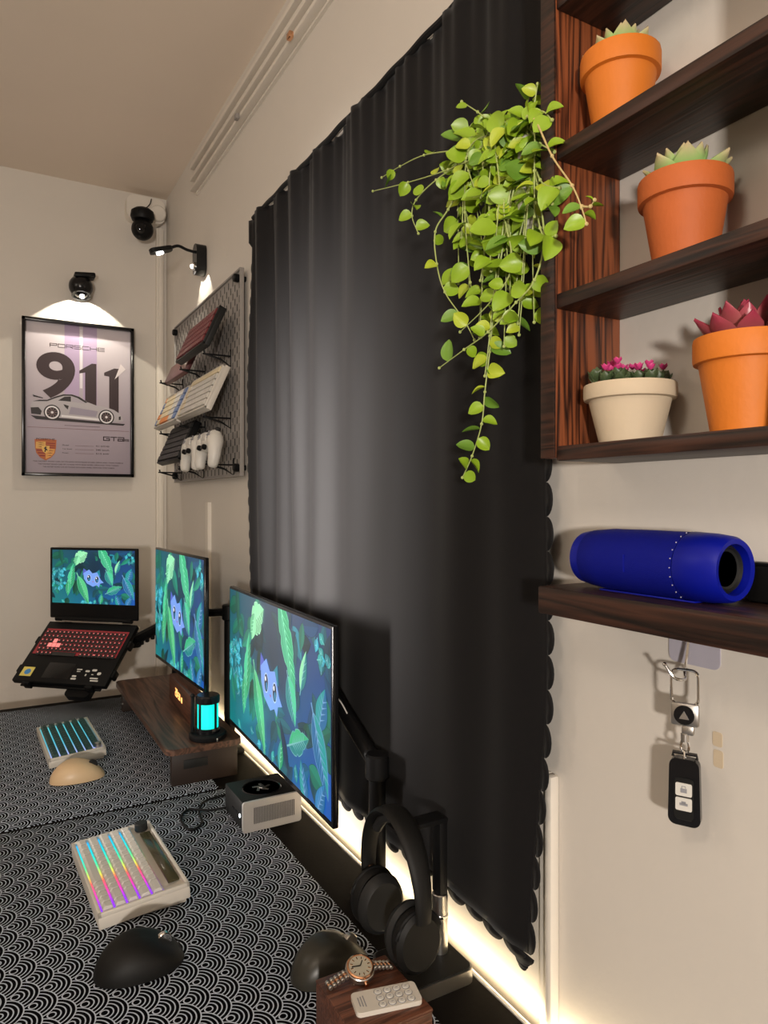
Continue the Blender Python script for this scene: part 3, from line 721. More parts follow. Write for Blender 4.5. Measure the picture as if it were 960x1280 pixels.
# ------------------------------------------------------------------ hook, keyring, fob
def keys():
    P = at_x(868, 800, XW); x0, y0, z0 = XW, P.y, P.z
    t = thing('adhesive_hook', 'silver hook on a lilac adhesive pad under the floating shelf', 'hook', (x0, y0, z0))
    MB().prism(rrect(.062, .062, .008), 0, .0015, X=TM((0, 0, .004), (0, R(-90), 0)) @ TM(rot=(0, 0, R(90)))).build('pad', 'lilac', t)
    MB().box((-.006, .002, .008), (.009, .022, .016), .003).build('mount', 'chrome', t)
    hk = crv([(-.009, .0, .002), (-.012, .0, -.015), (-.017, -.001, -.032), (-.026, -.008, -.037), (-.037, -.004, -.035), (-.042, .004, -.022)], 6)
    MB().tube(hk, .0016, 10).ball((-.042, .004, -.022), .0024, 10, 8).build('hook_wire', 'chrome', t)
    Yk = y0 - .011; Xk = x0 - .030
    k = thing('key_ring', 'silver carabiner key clip hanging from the adhesive hook', 'key ring', (Xk, Yk, z0 - .028))
    rot90 = TM(rot=(R(90), 0, R(-60)))
    def ring(mb, w, h, cz, r):
        q = rrect(w, h, w * .25, 4); mb.tube([(x, 0, y + cz) for x, y in q], r, 8, closed=True, X=TM(rot=(0, 0, R(-62))))
    m = MB(); ring(m, .026, .036, -.016, .0016); m.build('clip_loop', 'chrome', k)
    X = TM(rot=(0, 0, R(-62)))
    MB().box((0, 0, -.044), (.028, .007, .024), .003, X=X).build('clip_body', 'silver', k)
    MB().cyl((0, -.004, -.044), .010, .003, rot=(R(90), 0, 0), X=X, bev=.0005).build('dark_button', 'black_gloss', k)
    MB().cyl((0, -.0056, -.045), .0055, .001, 3, rot=(R(90), R(30), 0), X=X).build('emblem', 'silver', k)
    MB().box((.003, 0, -.060), (.012, .006, .010), .002, X=X).cyl((0, 0, -.068), .004, .008, X=X).build('swivel', 'silver', k)
    m = MB(); m.tube([(.004 * math.cos(a), 0, -.077 + .007 * math.sin(a)) for a in [i * PI / 6 for i in range(12)]], .0014, 6, closed=True, X=X)
    m.tube([(0, .004 * math.cos(a), -.089 + .008 * math.sin(a)) for a in [i * PI / 6 for i in range(12)]], .0013, 6, closed=True, X=X); m.build('chain_link', 'chrome', k)
    f = thing('car_key', 'black car key fob with two white buttons hanging from the key clip', 'key', (Xk, Yk, z0 - .116))
    f.scale = (.88,) * 3
    X = TM(rot=(0, 0, R(-62))) @ TM(rot=(R(90), 0, 0))
    sh = rrect(.036, .078, .009, 5)
    sh = [(x * (1 - .10 * (y + .039) / .078), y) for x, y in sh]
    m = MB(); m.prism(sh, -.006, .006, X=X @ TM((0, -.040, 0))); b = m.build('body', 'black_gloss', f)
    MB().prism([(x * .60, y * .62) for x, y in rrect(.036, .078, .008)], .0060, .0072, X=X @ TM((.0, -.047, 0))).build('button_surround', 'black_matte', f)
    for i, y in enumerate((-.036, -.053)):
        bt = MB().prism(rrect(.018, .0150, .002), .0072, .0084, X=X @ TM((0, y, 0))).build('button', 'white_key', f)
        lg = MB(); Y = X @ TM((0, y, .0085))
        if i == 0: lg.box((0, -.001, 0), (.007, .005, .0003), X=Y).tube([(-.002, .001, 0), (-.002, .004, 0), (.002, .004, 0), (.002, .002, 0)], .0005, 5, X=Y)
        else: lg.box((0, 0, 0), (.009, .003, .0003), X=Y).box((0, .002, 0), (.005, .003, .0003), X=Y)
        lg.build('symbol', 'legend', bt)
    MB().box((0, -.068, .0065), (.016, .008, .001), .0003, X=X).build('lower_button', 'dark_grey', f)
    MB().tube([(-.013, -.001, 0), (-.013, .004, 0), (.013, .004, 0), (.013, -.001, 0)], .002, 8, X=X).build('key_loop', 'black_gloss', f)
keys()

# ------------------------------------------------------------------ pegboard and what hangs on it
def pegboard():
    y0, y1, z0, z1 = 1.95, 2.75, .075, .672
    t = thing('pegboard', 'grey slotted pegboard on the wall holding spare keyboards and game controllers', 'pegboard', (XW, (y0 + y1) / 2, z0))
    h = z1 - z0; wd = y1 - y0
    MB().box((-.018, 0, h / 2), (.004, wd, h), .001).build('board', 'grey', t)
    for s in (-1, 1): MB().box((-.019, s * (wd / 2 - .002), h / 2), (.012, .006, h), .001).build('edge_strip', 'grey', t)
    MB().box((-.019, 0, .003), (.014, wd, .006), .001).build('edge_strip', 'grey', t); MB().box((-.019, 0, h - .003), (.014, wd, .006), .001).build('edge_strip', 'grey', t)
    m = MB()
    for i in range(38):
        for j in range(28):
            y = -wd / 2 + .02 + i * .0205; z = .02 + j * .0205
            if (i + j) % 2 == 0: m.box((-.0202, y, z), (.0008, .0055, .020))
    m.build('slots', 'slot', t)['kind'] = 'stuff'
    for sy in (-1, 1):
        for z in (.025, h - .025): 
            MB().cyl((-.028, sy * (wd / 2 - .025), z), .012, .018, rot=(0, R(90), 0), bev=.003).build('screw_cap', 'black', t)
            MB().cyl((-.008, sy * (wd / 2 - .025), z), .008, .016, rot=(0, R(90), 0)).build('wall_spacer', 'black', t)
    # wire brackets
    for z in (.36, .175, .035):
        for y in ((-.30, -.02, .28) if z > .1 else (-.33, .0, .30)):
            b = MB(); b.tube([(-.021, y, z + .02), (-.021, y, z - .03), (-.05, y, z - .012), (-.098, y, z), (-.101, y, z + .010)], .003, 6); b.tube([(-.021, y, z), (-.105, y, z)], .0025, 6)
            b.build('bracket', 'black', t)
pegboard()

ROWS75 = [[1.25, 1.25, 1.25, 6.25, 1, 1, 1, 1, 1], [2.25] + [1] * 10 + [1.75, 1], [1.75] + [1] * 11 + [2.25], [1.5] + [1] * 12 + [1.5], [1] * 13 + [2], [1] * 15]
capcache = {}
def keycap(u, pitch, d, hgt, m, parent):
    k = (round(u, 2), round(pitch, 4), round(d, 4), m)
    if k in capcache: return inst(capcache[k], parent)
    w_ = u * pitch - pitch * .05; mb = MB(); q = min(.0028, pitch * .16)
    b = [(-w_ / 2, -d / 2), (w_ / 2, -d / 2), (w_ / 2, d / 2), (-w_ / 2, d / 2)]; tp = rrect(w_ - .9 * q, d - 2 * q, q * .5, 1); bt = rrect(w_, d, q * .5, 1)
    n = len(bt); vs = [(x, y, 0) for x, y in bt] + [(x * .97, y * .97, hgt * .5) for x, y in bt] + [(x, y + .0006, hgt) for x, y in tp]
    fs = [(i + a * n, (i + 1) % n + a * n, (i + 1) % n + (a + 1) * n, i + (a + 1) * n) for a in (0, 1) for i in range(n)] + [[2 * n + i for i in range(n)]]
    mb.add(vs, fs); o = mb.build('keycap', m, parent, sharp=30); capcache[k] = o; return o
def keyboard(label, loc, rot, L, D, rows, case, keyf, glow=None, joined=False, H=.020, tilt=3.0, mx=.008, top=.0, top_fn=None, group=None, rh=.0085, bot=.0):
    t = thing('keyboard', label, 'keyboard', loc, rot, group)
    X = TM((0, 0, 0), (R(tilt), 0, 0)); off = math.sin(R(tilt)) * D / 2
    c = MB(); c.box((0, 0, H / 2 + off), (L, D, H), .0014, X=X); c.box((0, 0, .004 + off * .4), (L - .012, D - .012, .010), .002)
    q = mx
    for cc, dd in (((0, D / 2 - q / 2), (L, q)), ((0, -D / 2 + q / 2), (L, q)), ((-L / 2 + q / 2, 0), (q, D)), ((L / 2 - q / 2, 0), (q, D))):
        c.box((cc[0], cc[1], H + .003 + off), (dd[0], dd[1], .008), .0015, X=X)
    c.build('case', case, t)
    un = sum(rows[0]); pitch = (L - 2 * mx - .004) / un; nr = len(rows); rp = (D - 2 * mx - top - bot - .002) / nr
    y0 = -D / 2 + mx + .001 + bot
    if glow:
        g = MB(); n = 30; y1 = y0 + nr * rp; z = H + .0008 + off
        for i in range(n):
            xa, xb = -L / 2 + mx + (L - 2 * mx) * i / n, -L / 2 + mx + (L - 2 * mx) * (i + 1) / n; ca, cb = glow(i / n), glow((i + 1) / n)
            g.add([(xa, y0, z), (xb, y0, z), (xb, y1, z), (xa, y1, z)], [(0, 1, 2, 3)], 0, X, [ca, cb, cb, ca])
        g.build('backlight', 'glow_col', t, sharp=180)
    join = {}
    for r_, row in enumerate(rows):
        x = -L / 2 + mx + .002
        for i, u in enumerate(row):
            km = keyf(r_, i, u, (x + u * pitch / 2) / L + .5)
            if km:
                if joined:
                    join.setdefault(km, MB()).box((x + u * pitch / 2, y0 + (r_ + .5) * rp, H + .002 + rh / 2 + off), (u * pitch - .003, rp - .0035, rh), .0012, X=X, seg=1)
                else:
                    o = keycap(u, pitch, rp * .80, rh, km, t)
                    o.matrix_local = X @ TM((x + u * pitch / 2, y0 + (r_ + .5) * rp, H + .002 + off + (nr - r_) * .0002), (R(-5 + r_ * 2.2), 0, 0))
            x += u * pitch
    for km, mb in join.items():
        mb.build('keycaps', km, t)['kind'] = 'stuff'
    if top_fn: top_fn(t, X, H + off, L, D)
    return t
NR = -R(90)
def hsv(stops):
    def f(s):
        for (a, ca), (b, cb) in zip(stops[:-1], stops[1:]):
            if s <= b + 1e-6: k = (s - a) / (b - a); return tuple(ca[i] + (cb[i] - ca[i]) * k for i in range(3))
        return stops[-1][1]
    return f
rainbow = hsv([(0, (.02, .45, .9)), (.2, (.0, .75, .75)), (.38, (.1, .85, .35)), (.5, (.75, .8, .1)), (.6, (.95, .12, .12)), (.75, (.85, .05, .45)), (.88, (.35, .04, .95)), (1, (.25, .04, .95))])
def topw(t, X, z, L, D):
    MB().box((.010, D / 2 - .020, z + .0045), (L * .74, .020, .004), .001, X=X).build('display_strip', mat('strip_glass', (.05, .045, .02), .12), t)
    MB().lathe([(.0001, 0), (.0125, 0), (.0125, .013), (.011, .0145), (.0001, .0145)], 28, X=X @ TM((-L / 2 + .022, D / 2 - .021, z + .002))).build('knob', 'dark_grey', t)
keyboard('white keyboard with rainbow backlight and a black knob on the near wave mat', (.232, 1.370, DZ + .0025), (0, 0, NR + R(2.5)), .285, .150,
         [[1.25, 1.25, 1.25, 6.25, 1, 1, 1, 1, 1], [2.25] + [1] * 10 + [1.75, 1], [1.75] + [1] * 11 + [2.25], [1.5] + [1] * 12 + [1.5], [1] * 13 + [2]],
         'white_case', lambda r_, i, u, s: 'white_key', rainbow, H=.020, tilt=4, mx=.006, top=.034, top_fn=topw)
def topt(t, X, z, L, D):
    MB().cyl((L / 2 - .018, D / 2 - .017, z + .011), .0085, .014, X=X, bev=.001).build('knob', 'silver', t)
keyboard('white cased keyboard with dark green keys and cyan backlight on the far wave mat', (.214, 2.19, DZ + .0025), (0, 0, NR + R(2)), .310, .142, ROWS75[:5] + [[1] * 14 + [1]],
         'white_case', lambda r_, i, u, s: None if (r_ == 5 and i == 14) else 'teal_key', hsv([(0, (.10, .5, .55)), (.6, (.08, .42, .55)), (1, (.4, .4, .8))]), H=.018, tilt=4, mx=.007, top_fn=topt)
# keyboards on the pegboard (tilted towards the room)
def pk(label, y, z, L, D, rows, case, keyf, a=68, xo=.105):
    return keyboard(label, (XW - xo, y, z), (R(a), 0, NR), L, D, rows, case, keyf, None, True, H=.016, tilt=0, mx=.006, group=None)
def place_on(y, z, L, label, D, rows, case, keyf, a=66):
    # bottom edge rests on the bracket: centre = bottom + D/2 along the tilted face
    x = XW - .098 + D / 2 * math.cos(R(a)); zz = z + .012 + D / 2 * math.sin(R(a))
    t = thing('keyboard', label, 'keyboard', (x, y, zz), (R(a), 0, NR)); bpy.data.objects.remove(t)
    return keyboard(label, (x, y, zz), (R(a), 0, NR), L, D, rows, case, keyf, None, True, H=.016, tilt=0, mx=.006)
def k_top(r_, i, u, s): return 'red_key'
place_on(2.165, .075 + .36, .33, 'dark red keyboard on the top row of the pegboard', .125, ROWS75[:5], 'dark_grey', k_top)
def k_white(r_, i, u, s): return 'cream_key' if (r_ == 5 or i == len([1]) * 0) else 'white_key'
place_on(2.150, .075 + .175, .33, 'white keyboard on the middle row of the pegboard, nearer of two', .140, ROWS75, 'white_case', k_white)
def k_retro(r_, i, u, s):
    if (r_ == 0 and i == 3): return 'orange_key'
    if i == 0: return 'orange_key' if r_ in (1, 4) else 'bluegrey_key'
    return 'bluegrey_key' if s > .84 else ('cream_key' if s < .55 else 'white_key')
place_on(2.505, .075 + .175, .32, 'retro keyboard with cream, blue and orange keys on the middle pegboard row', .130, ROWS75[:5], 'white_case', k_retro)
place_on(2.455, .075 + .045, .32, 'black keyboard on the bottom row of the pegboard', .140, ROWS75, 'black', lambda *a: 'dark_key')
t = thing('wrist_rest', 'dark red wooden wrist rest at the far end of the top pegboard row', 'wrist rest', (XW - .064, 2.50, .464), (R(66), 0, NR))
MB().box((0, 0, 0.0), (.30, .075, .018), .005).build('rest', 'redpanel', t)
for s in (-1, 1): MB().cyl((s * .12, 0, -.010), .006, .003).build('foot', 'black', t)

def controller(label, y, z):
    t = thing('game_controller', label, 'controller', (XW - .088, y, z), (R(74), 0, NR), None)
    t.scale = (1.08,) * 3
    m = MB(); m.ball((0, .008, 0), (.052, .030, .018), 24, 12)
    m.build('body', 'padwhite', t)
    for s in (-1, 1):
        g = MB(); P = crv([(s * .045, .018, 0), (s * .060, -.005, -.002), (s * .066, -.035, -.006), (s * .060, -.062, -.010)], 6)
        g.tube(P, [.020, .0215, .022, .022, .0215, .021, .020, .019, .018, .0175, .017, .0165, .016, .0155, .015, .0145, .0135, .012, .008][:len(P)], 14)
        g.ball((s * .044, .020, 0), .0195, 14, 10); g.build('grip', 'padwhite', t)
        k = MB(); k.cyl((s * .024, -.012, .015), .0075, .010, bev=.002); k.ball((s * .024, -.012, .020), (.007, .007, .003), 14, 6); k.build('thumbstick', 'black', t)
        MB().box((s * .045, .040, .0), (.028, .010, .014), .004).build('trigger', 'dark_grey', t)
    MB().box((0, .018, .017), (.040, .022, .004), .0015).build('touch_pad', 'padwhite', t)
    MB().box((0, -.012, .0165), (.016, .010, .003), .0015).build('black_centre', 'black', t)
    d = MB(); d.box((-.045, .020, .020), (.018, .006, .003), .001).box((-.045, .020, .020), (.006, .018, .003), .001); d.build('direction_pad', 'legend', t)
    for a in range(4): MB().cyl((.045 + .008 * math.cos(a * PI / 2), .020 + .008 * math.sin(a * PI / 2), .020), .0032, .003, 12).build('button', 'legend', t)
controller('white game controller on the bottom pegboard row, nearer the curtain', 2.048, .168)
controller('white game controller on the bottom pegboard row beside the black keyboard', 2.228, .168)

# ------------------------------------------------------------------ desk
def desk():
    t = thing('desk', 'long black desk along the wall under the curtain', 'desk', (0, 0, 0))
    MB().box(((-.35 + .63) / 2, (-.05 + 2.705) / 2, DZ - .016), (.98, 2.755, .032), .002).build('tabletop', 'desk', t)
    for y in (.1, 2.5):
        for x in (-.28, .56): MB().box((x, y, (ZF + DZ - .032) / 2), (.05, .05, -ZF + DZ - .032), .003).build('leg', 'black', t)
    for y in (.1, 2.5): MB().box((.14, y, DZ - .052), (.84, .04, .04), .003).build('crossbar', 'black', t)
desk()
def led_strip():
    t = thing('led_strip', 'warm white light strip along the back edge of the desk', 'light strip', (.6345, 1.32, DZ - .004))
    MB().box((0, 0, 0), (.005, 2.70, .006), .0005).build('channel', 'padwhite', t)
    MB().box((.0030, 0, .0010), (.0012, 2.69, .005)).build('diodes', 'strip', t)
    a = lamp('AREA', (.640, 1.32, DZ + .002), 2.0, (1, .80, .50), (.66, 1.32, DZ + .030), 2.70, .006)
    a.rotation_euler = Matrix(((0, .55, -.835), (1, 0, 0), (0, -.835, -.55))).to_euler()
led_strip()
MAT_X0, MAT_X1 = -.34, .532
o = MB().box(((MAT_X0 + MAT_X1) / 2, (.15 + 1.684) / 2, DZ + .0012), (MAT_X1 - MAT_X0, 1.534, .0024), .0008).build('desk_mat', 'mat'); tag(o, 'near black desk mat with white wave scale pattern under the white keyboard', 'desk mat')
o = MB().box(((MAT_X0 + .50) / 2, (1.697 + 2.66) / 2, DZ + .0012), (.50 - MAT_X0, .963, .0024), .0008).build('desk_mat', 'mat'); tag(o, 'far black desk mat with white wave scale pattern under the green keyboard', 'desk mat')

# ------------------------------------------------------------------ mice
def mouse(label, loc, ang, m, Lm=.125, Wm=.082, Hm=.048, accent='chrome'):
    t = thing('computer_mouse', label, 'mouse', loc, (0, 0, R(ang)))
    vs = []; fs = []; nu, nv = 36, 14
    def base(a):
        c, s = math.cos(a), math.sin(a)
        rx = Wm / 2 * (1 + .10 * s) * (abs(c) ** .85) * (1 if c > 0 else -1); ry = Lm / 2 * (abs(s) ** .92) * (1 if s > 0 else -1)
        if c < -.15 : rx *= 1 + .16 * math.exp(-((s + .25) / .45) ** 2)      # thumb wing
        return rx, ry
    for j in range(nv + 1):
        f = j / nv; k = math.cos(f * PI / 2) ** .62 if j < nv else 0
        for i in range(nu):
            a = 2 * PI * i / nu; x, y = base(a); x *= k; y *= k
            hump = 1 - .42 * ((y / (Lm / 2) + .22) ** 2) - .10 * (x / (Wm / 2))
            z = .002 + Hm * math.sin(f * PI / 2) ** .9 * max(.25, hump)
            if x < -Wm * .28: z *= 1 - .25 * min(1, (-x - Wm * .28) / (Wm * .2)) 
            vs.append((x, y, z))
    for j in range(nv):
        for i in range(nu): l = (i + 1) % nu; fs.append((j * nu + i, j * nu + l, (j + 1) * nu + l, (j + 1) * nu + i))
    fs.append(list(range(nu))[::-1]); MB().add(vs, fs).build('shell', m, t, sharp=60)
    MB().prism([(x * .95, y * .97) for x, y in [base(2 * PI * i / nu) for i in range(nu)]], 0, .003).build('base', 'black', t)
    zt = Hm * .80
    MB().cyl((0.003, Lm * .27, zt - .0050), .0115, .0085, 20, rot=(0, R(90), 0), bev=.0012).build('scroll_wheel', accent, t)
    MB().box((0.003, Lm * .10, zt + .0035), (.007, .010, .0025), .001, rot=(R(-12), 0, 0)).build('mode_button', 'dark_grey', t)
    MB().tube([(0.003, Lm * .36, zt - .0045), (.003, Lm * .43, zt - .012), (.003, Lm * .475, zt - .024)], .0007, 5).build('button_seam', 'black', t)
    MB().cyl((-Wm * .47, Lm * .02, Hm * .52), .006, .012, 16, rot=(R(90), 0, R(8)), bev=.001).build('side_wheel', accent, t)
    for y in (-.008, .012): pass

mouse('beige mouse beside the green keyed keyboard', (.205, 1.925, DZ + .0024), -88, 'beige', .130, .078, .046, 'dark_grey')

mouse('black mouse in front of the white keyboard', (.203, 1.100, DZ + .0024), -88, 'black_matte', .130, .086, .046)

mouse('graphite mouse between the headphones and the wooden box', (.448, .952, DZ + .0024), -84, 'mouse_grey', .124, .080, .048, 'silver')

# ------------------------------------------------------------------ screen picture: leaves and a small blue kitten face
def picture(W_, H_, seed=3):
    p = MB(); rr = random.Random(seed); a = W_ / H_
    X = TM((0, 0, 0), (0, 0, 0), (H_, H_, 1))        # unit: screen height; x 0..a
    lc = lambda *c: lin(c)
    n = 8
    def bg(x, y):
        g = [(24, 84, 96), (26, 60, 110), (20, 120, 120), (16, 84, 170)]
        k = x / a; c = [g[0][i] * (1 - k) * y + g[1][i] * k * y + g[2][i] * (1 - k) * (1 - y) + g[3][i] * k * (1 - y) for i in range(3)]
        v = 1 - .45 * math.exp(-((x - a * .52) ** 2 + (y - .62) ** 2) * 7); return lin([q * v for q in c])
    for i in range(n * 2):
        for j in range(n):
            x0, x1, y0, y1 = a * i / n / 2, a * (i + 1) / n / 2, j / n, (j + 1) / n
            p.add([(x0, y0, 0), (x1, y0, 0), (x1, y1, 0), (x0, y1, 0)], [(0, 1, 2, 3)], 0, X, [bg(x0, y0), bg(x1, y0), bg(x1, y1), bg(x0, y1)])
    Z = [.00004]
    def clipflat(poly, col, z):
        def cl(P, ins, inter):
            out = []
            for i in range(len(P)):
                A_, B_ = P[i - 1], P[i]
                if ins(B_):
                    if not ins(A_): out.append(inter(A_, B_))
                    out.append(B_)
                elif ins(A_): out.append(inter(A_, B_))
            return out
        for ax, lim, sg in ((0, 0, 1), (0, a, -1), (1, 0, 1), (1, 1, -1)):
            if not poly: return
            ins = lambda q: (q[ax] - lim) * sg >= 0
            def inter(A_, B_):
                t = (lim - A_[ax]) / (B_[ax] - A_[ax]); return (A_[0] + (B_[0] - A_[0]) * t, A_[1] + (B_[1] - A_[1]) * t)
            poly = cl(poly, ins, inter)
        if len(poly) > 2: p.flat(poly, z, col, X)
    def leaf(cx, cy, L, Wd, ang, col, col2=None, notch=0, veins=4):
        z = Z[0]; Z[0] += .00001; an = R(ang); ca, sa = math.cos(an), math.sin(an)
        def T_(u, v): return (cx + u * ca - v * sa, cy + u * sa + v * ca)
        def outline(k):
            o = []; N = 16
            for i in range(N + 1):
                s = i / N; v = math.sin(PI * s ** .8) * Wd / 2 * k
                if notch and i in (6, 11): v *= .80
                o.append(((s - .5) * L * (1 + (k - 1) * .4), v))
            return o
        up = outline(1.0); g = outline(1.06)
        dark = tuple(c * .28 for c in col); lite = tuple(min(1, c * 1.0 + .16) for c in (col2 or col))
        clipflat([T_(u, v) for u, v in g] + [T_(u, -v) for u, v in g[::-1]], lite if veins > 4 else dark, z)
        clipflat([T_(u, v) for u, v in up] + [T_(u, 0) for u, v in up[::-1]], col, z + .000003)
        c3 = tuple(c * .72 for c in (col2 or col))
        clipflat([T_(u, -v) for u, v in up] + [T_(u, 0) for u, v in up[::-1]], c3, z + .000003)
        def ln(P, Q, wd):
            d = Vector((Q[0] - P[0], Q[1] - P[1])).normalized(); nn = (-d.y * wd, d.x * wd)
            clipflat([T_(P[0] + nn[0], P[1] + nn[1]), T_(Q[0], Q[1]), T_(P[0] - nn[0], P[1] - nn[1])], lite, z + .000006)
        if veins: ln((-.62 * L, 0), (.47 * L, 0), .010 * (L + .3))
        for k in range(1, veins + 1):
            u0 = (-.4 + .72 * k / (veins + 1)) * L
            for sg in (1, -1): ln((u0, 0), (u0 + .16 * L, sg * Wd * .36), .0045)
    pal = [(30, 150, 120), (20, 120, 110), (40, 170, 140), (16, 100, 120), (24, 110, 150), (20, 90, 140), (36, 140, 160)]
    for k in range(70):
        x, y = rr.random() * a, rr.random()
        if (x - a * .52) ** 2 + (y - .55) ** 2 < .05: continue
        c = pal[rr.randrange(4)] if x < a * .5 else pal[2 + rr.randrange(5)]; q = rr.uniform(.5, 1.0)
        leaf(x, y, rr.uniform(.14, .32), rr.uniform(.07, .14), rr.uniform(0, 360), lin([v * q for v in c]), None, 0, 0)
    for k in range(46):     # clusters of small round leaves on the left and at the top right
        if k < 30: x, y = rr.uniform(0, .17) * a, rr.uniform(.25, .66)
        elif k < 38: x, y = rr.uniform(.88, 1) * a, rr.uniform(.78, .98)
        else: x, y = rr.uniform(.1, .8) * a, rr.uniform(.0, .10)
        leaf(x, y, .08, .062, rr.uniform(0, 360), lin([(40, 170, 165), (30, 140, 150), (50, 180, 200)][rr.randrange(3)]), None, 0, 1)
    mint = lin((70, 205, 150)); lt = lin((150, 232, 175)); gr = lin((46, 178, 120)); tl = lin((30, 150, 150)); bl = lin((34, 120, 175))
    leaf(.24 * a, .50, .50, .15, 80, mint, gr, 5, 6); leaf(.20 * a, .28, .28, .11, 265, gr, None, 0, 5)
    leaf(.36 * a, .88, .30, .22, 28, lt, lt, 5, 5); leaf(.31 * a, .80, .20, .14, 250, lt, lin((120, 220, 160)), 0, 4)
    leaf(.66 * a, .80, .62, .19, -62, gr, mint, 4, 8); leaf(.70 * a, .48, .30, .16, -64, mint, tl, 0, 6)
    leaf(.80 * a, .70, .26, .10, 70, lt, tl, 0, 3); leaf(.94 * a, .55, .26, .16, 70, tl, bl, 0, 4)
    leaf(.93 * a, .30, .46, .17, -62, tl, bl, 0, 6); leaf(.76 * a, .27, .34, .15, 22, gr, tl, 4, 7)
    leaf(.60 * a, .10, .2, .1, 80, tl, gr, 0, 4); leaf(.80 * a, .07, .24, .12, 110, tl, bl, 0, 4); leaf(.93 * a, .06, .24, .12, 60, bl, bl, 0, 4)
    # kitten face peeking between the leaves
    z = Z[0] + .00002; fx, fy = .485 * a, .47
    def E(cx, cy, rx, ry, col, zz): clipflat([(cx + rx * math.cos(i * PI / 12), cy + ry * math.sin(i * PI / 12)) for i in range(24)], col, zz)
    fb = lin((120, 160, 235))
    clipflat([(fx - .17, fy + .19), (fx - .19, fy + .06), (fx - .06, fy + .12)], lin((84, 96, 190)), z)
    clipflat([(fx + .17, fy + .17), (fx + .05, fy + .09), (fx + .19, fy + .04)], lin((30, 130, 150)), z)
    clipflat([(fx - .17, fy + .10), (fx - .05, fy + .17), (fx + .02, fy + .10), (fx + .12, fy + .12), (fx + .20, fy - .02), (fx + .26, fy - .07), (fx + .18, fy - .09), (fx + .16, fy - .16), (fx + .11, fy - .12), (fx + .03, fy - .15), (fx - .1, fy - .09), (fx - .16, fy)], fb, z + .000003)
    for ex, ey in ((fx - .055, fy + .01), (fx + .115, fy - .015)):
        E(ex, ey, .045, .066, lin((190, 215, 250)), z + .000006); E(ex, ey, .038, .058, lin((16, 34, 66)), z + .000009); E(ex + .008, ey - .02, .022, .026, lin((50, 120, 160)), z + .000012); E(ex - .012, ey + .025, .012, .016, (1, 1, 1), z + .000015)
    clipflat([(fx + .018, fy - .045), (fx + .045, fy - .05), (fx + .032, fy - .07)], lin((170, 60, 110)), z + .000009)
    Z[0] = z + .00003
    leaf(.385 * a, .26, .56, .17, -66, lin((86, 200, 130)), gr, 0, 7)
    return p
def monitor(label, loc, ang, W_, H_, thick=.034):
    # local: screen faces -Y, x to the right, origin at panel centre
    t = thing('monitor', label, 'monitor', loc, (0, 0, R(ang)))
    MB().box((0, .006, 0), (W_, .012, H_), .002).build('bezel', 'black_gloss', t)
    m = MB(); a, b = W_ * .92, H_ * .86
    vs = [(-W_ / 2 + .004, .012, -H_ / 2 + .004), (W_ / 2 - .004, .012, -H_ / 2 + .004), (W_ / 2 - .004, .012, H_ / 2 - .004), (-W_ / 2 + .004, .012, H_ / 2 - .004),
          (-W_ * .30, thick, -H_ * .36), (W_ * .30, thick, -H_ * .36), (W_ * .30, thick, H_ * .26), (-W_ * .30, thick, H_ * .26)]
    m.add(vs, [(0, 1, 5, 4), (1, 2, 6, 5), (2, 3, 7, 6), (3, 0, 4, 7), (4, 5, 6, 7), (3, 2, 1, 0)]).build('rear_housing', 'black', t)
    MB().box((0, thick + .004, 0), (.11, .008, .11), .003).build('mounting_plate', 'black', t)
    b = .006; w2, h2 = W_ - 2 * b, H_ - 2 * b - .006
    p = picture(w2, h2).build('screen', 'screen_col', t, sharp=180)
    p.matrix_local = TM((-w2 / 2, -.0006, -h2 / 2 + .003), (R(90), 0, 0))
    return t
# far monitor: left edge (.488,2.378), right edge (.510,1.849); near monitor: (.569,1.819)-(.537,1.129)
def mon_from(label, L_, R_, zt, zb):
    dx, dy = R_[0] - L_[0], R_[1] - L_[1]
    return monitor(label, ((L_[0] + R_[0]) / 2, (L_[1] + R_[1]) / 2, (zt + zb) / 2), math.degrees(math.atan2(dy, dx)), math.hypot(dx, dy), zt - zb)
mon_from('far monitor beside the laptop, above the wooden riser', (.488, 2.375), (.507, 1.852), -.147, -.506)
mon_from('nearest and largest monitor, in front of the curtain', (.563, 1.815), (.537, 1.129), -.220, -.580)

# monitor arms
def arm(label, px, py, ztop, pts, endp, cat='monitor stand', name='monitor_stand'):
    t = thing(name, label, cat, (px, py, DZ))
    MB().box((0, 0, .006), (.06, .09, .012), .003).build('clamp', 'black', t)
    MB().cyl((0, 0, (ztop - DZ) / 2), .015, ztop - DZ, 24).build('pole', 'black', t)
    q = [Vector((a - px, b - py, c - DZ)) for a, b, c in pts]
    for i in range(len(q) - 1):
        m = MB(); d = q[i + 1] - q[i]; m.tube([q[i], q[i + 1]], .014, 12); m.build('arm_link', 'black', t)
    for k in q: MB().cyl(k, .021, .044, 20, bev=.003).build('joint', 'black', t)
    e = Vector((endp[0] - px, endp[1] - py, endp[2] - DZ))
    MB().tube([q[-1], e], .012, 10).build('tilt_head', 'black', t)
    return t
arm('black gas arm holding the near monitor from behind', .597, 1.075, -.44, [(.597, 1.075, -.46), (.602, 1.30, -.36)], (.604, 1.47, -.40))
arm('black arm holding the far monitor over the riser', .603, 1.945, -.29, [(.603, 1.945, -.31)], (.566, 2.06, -.325))

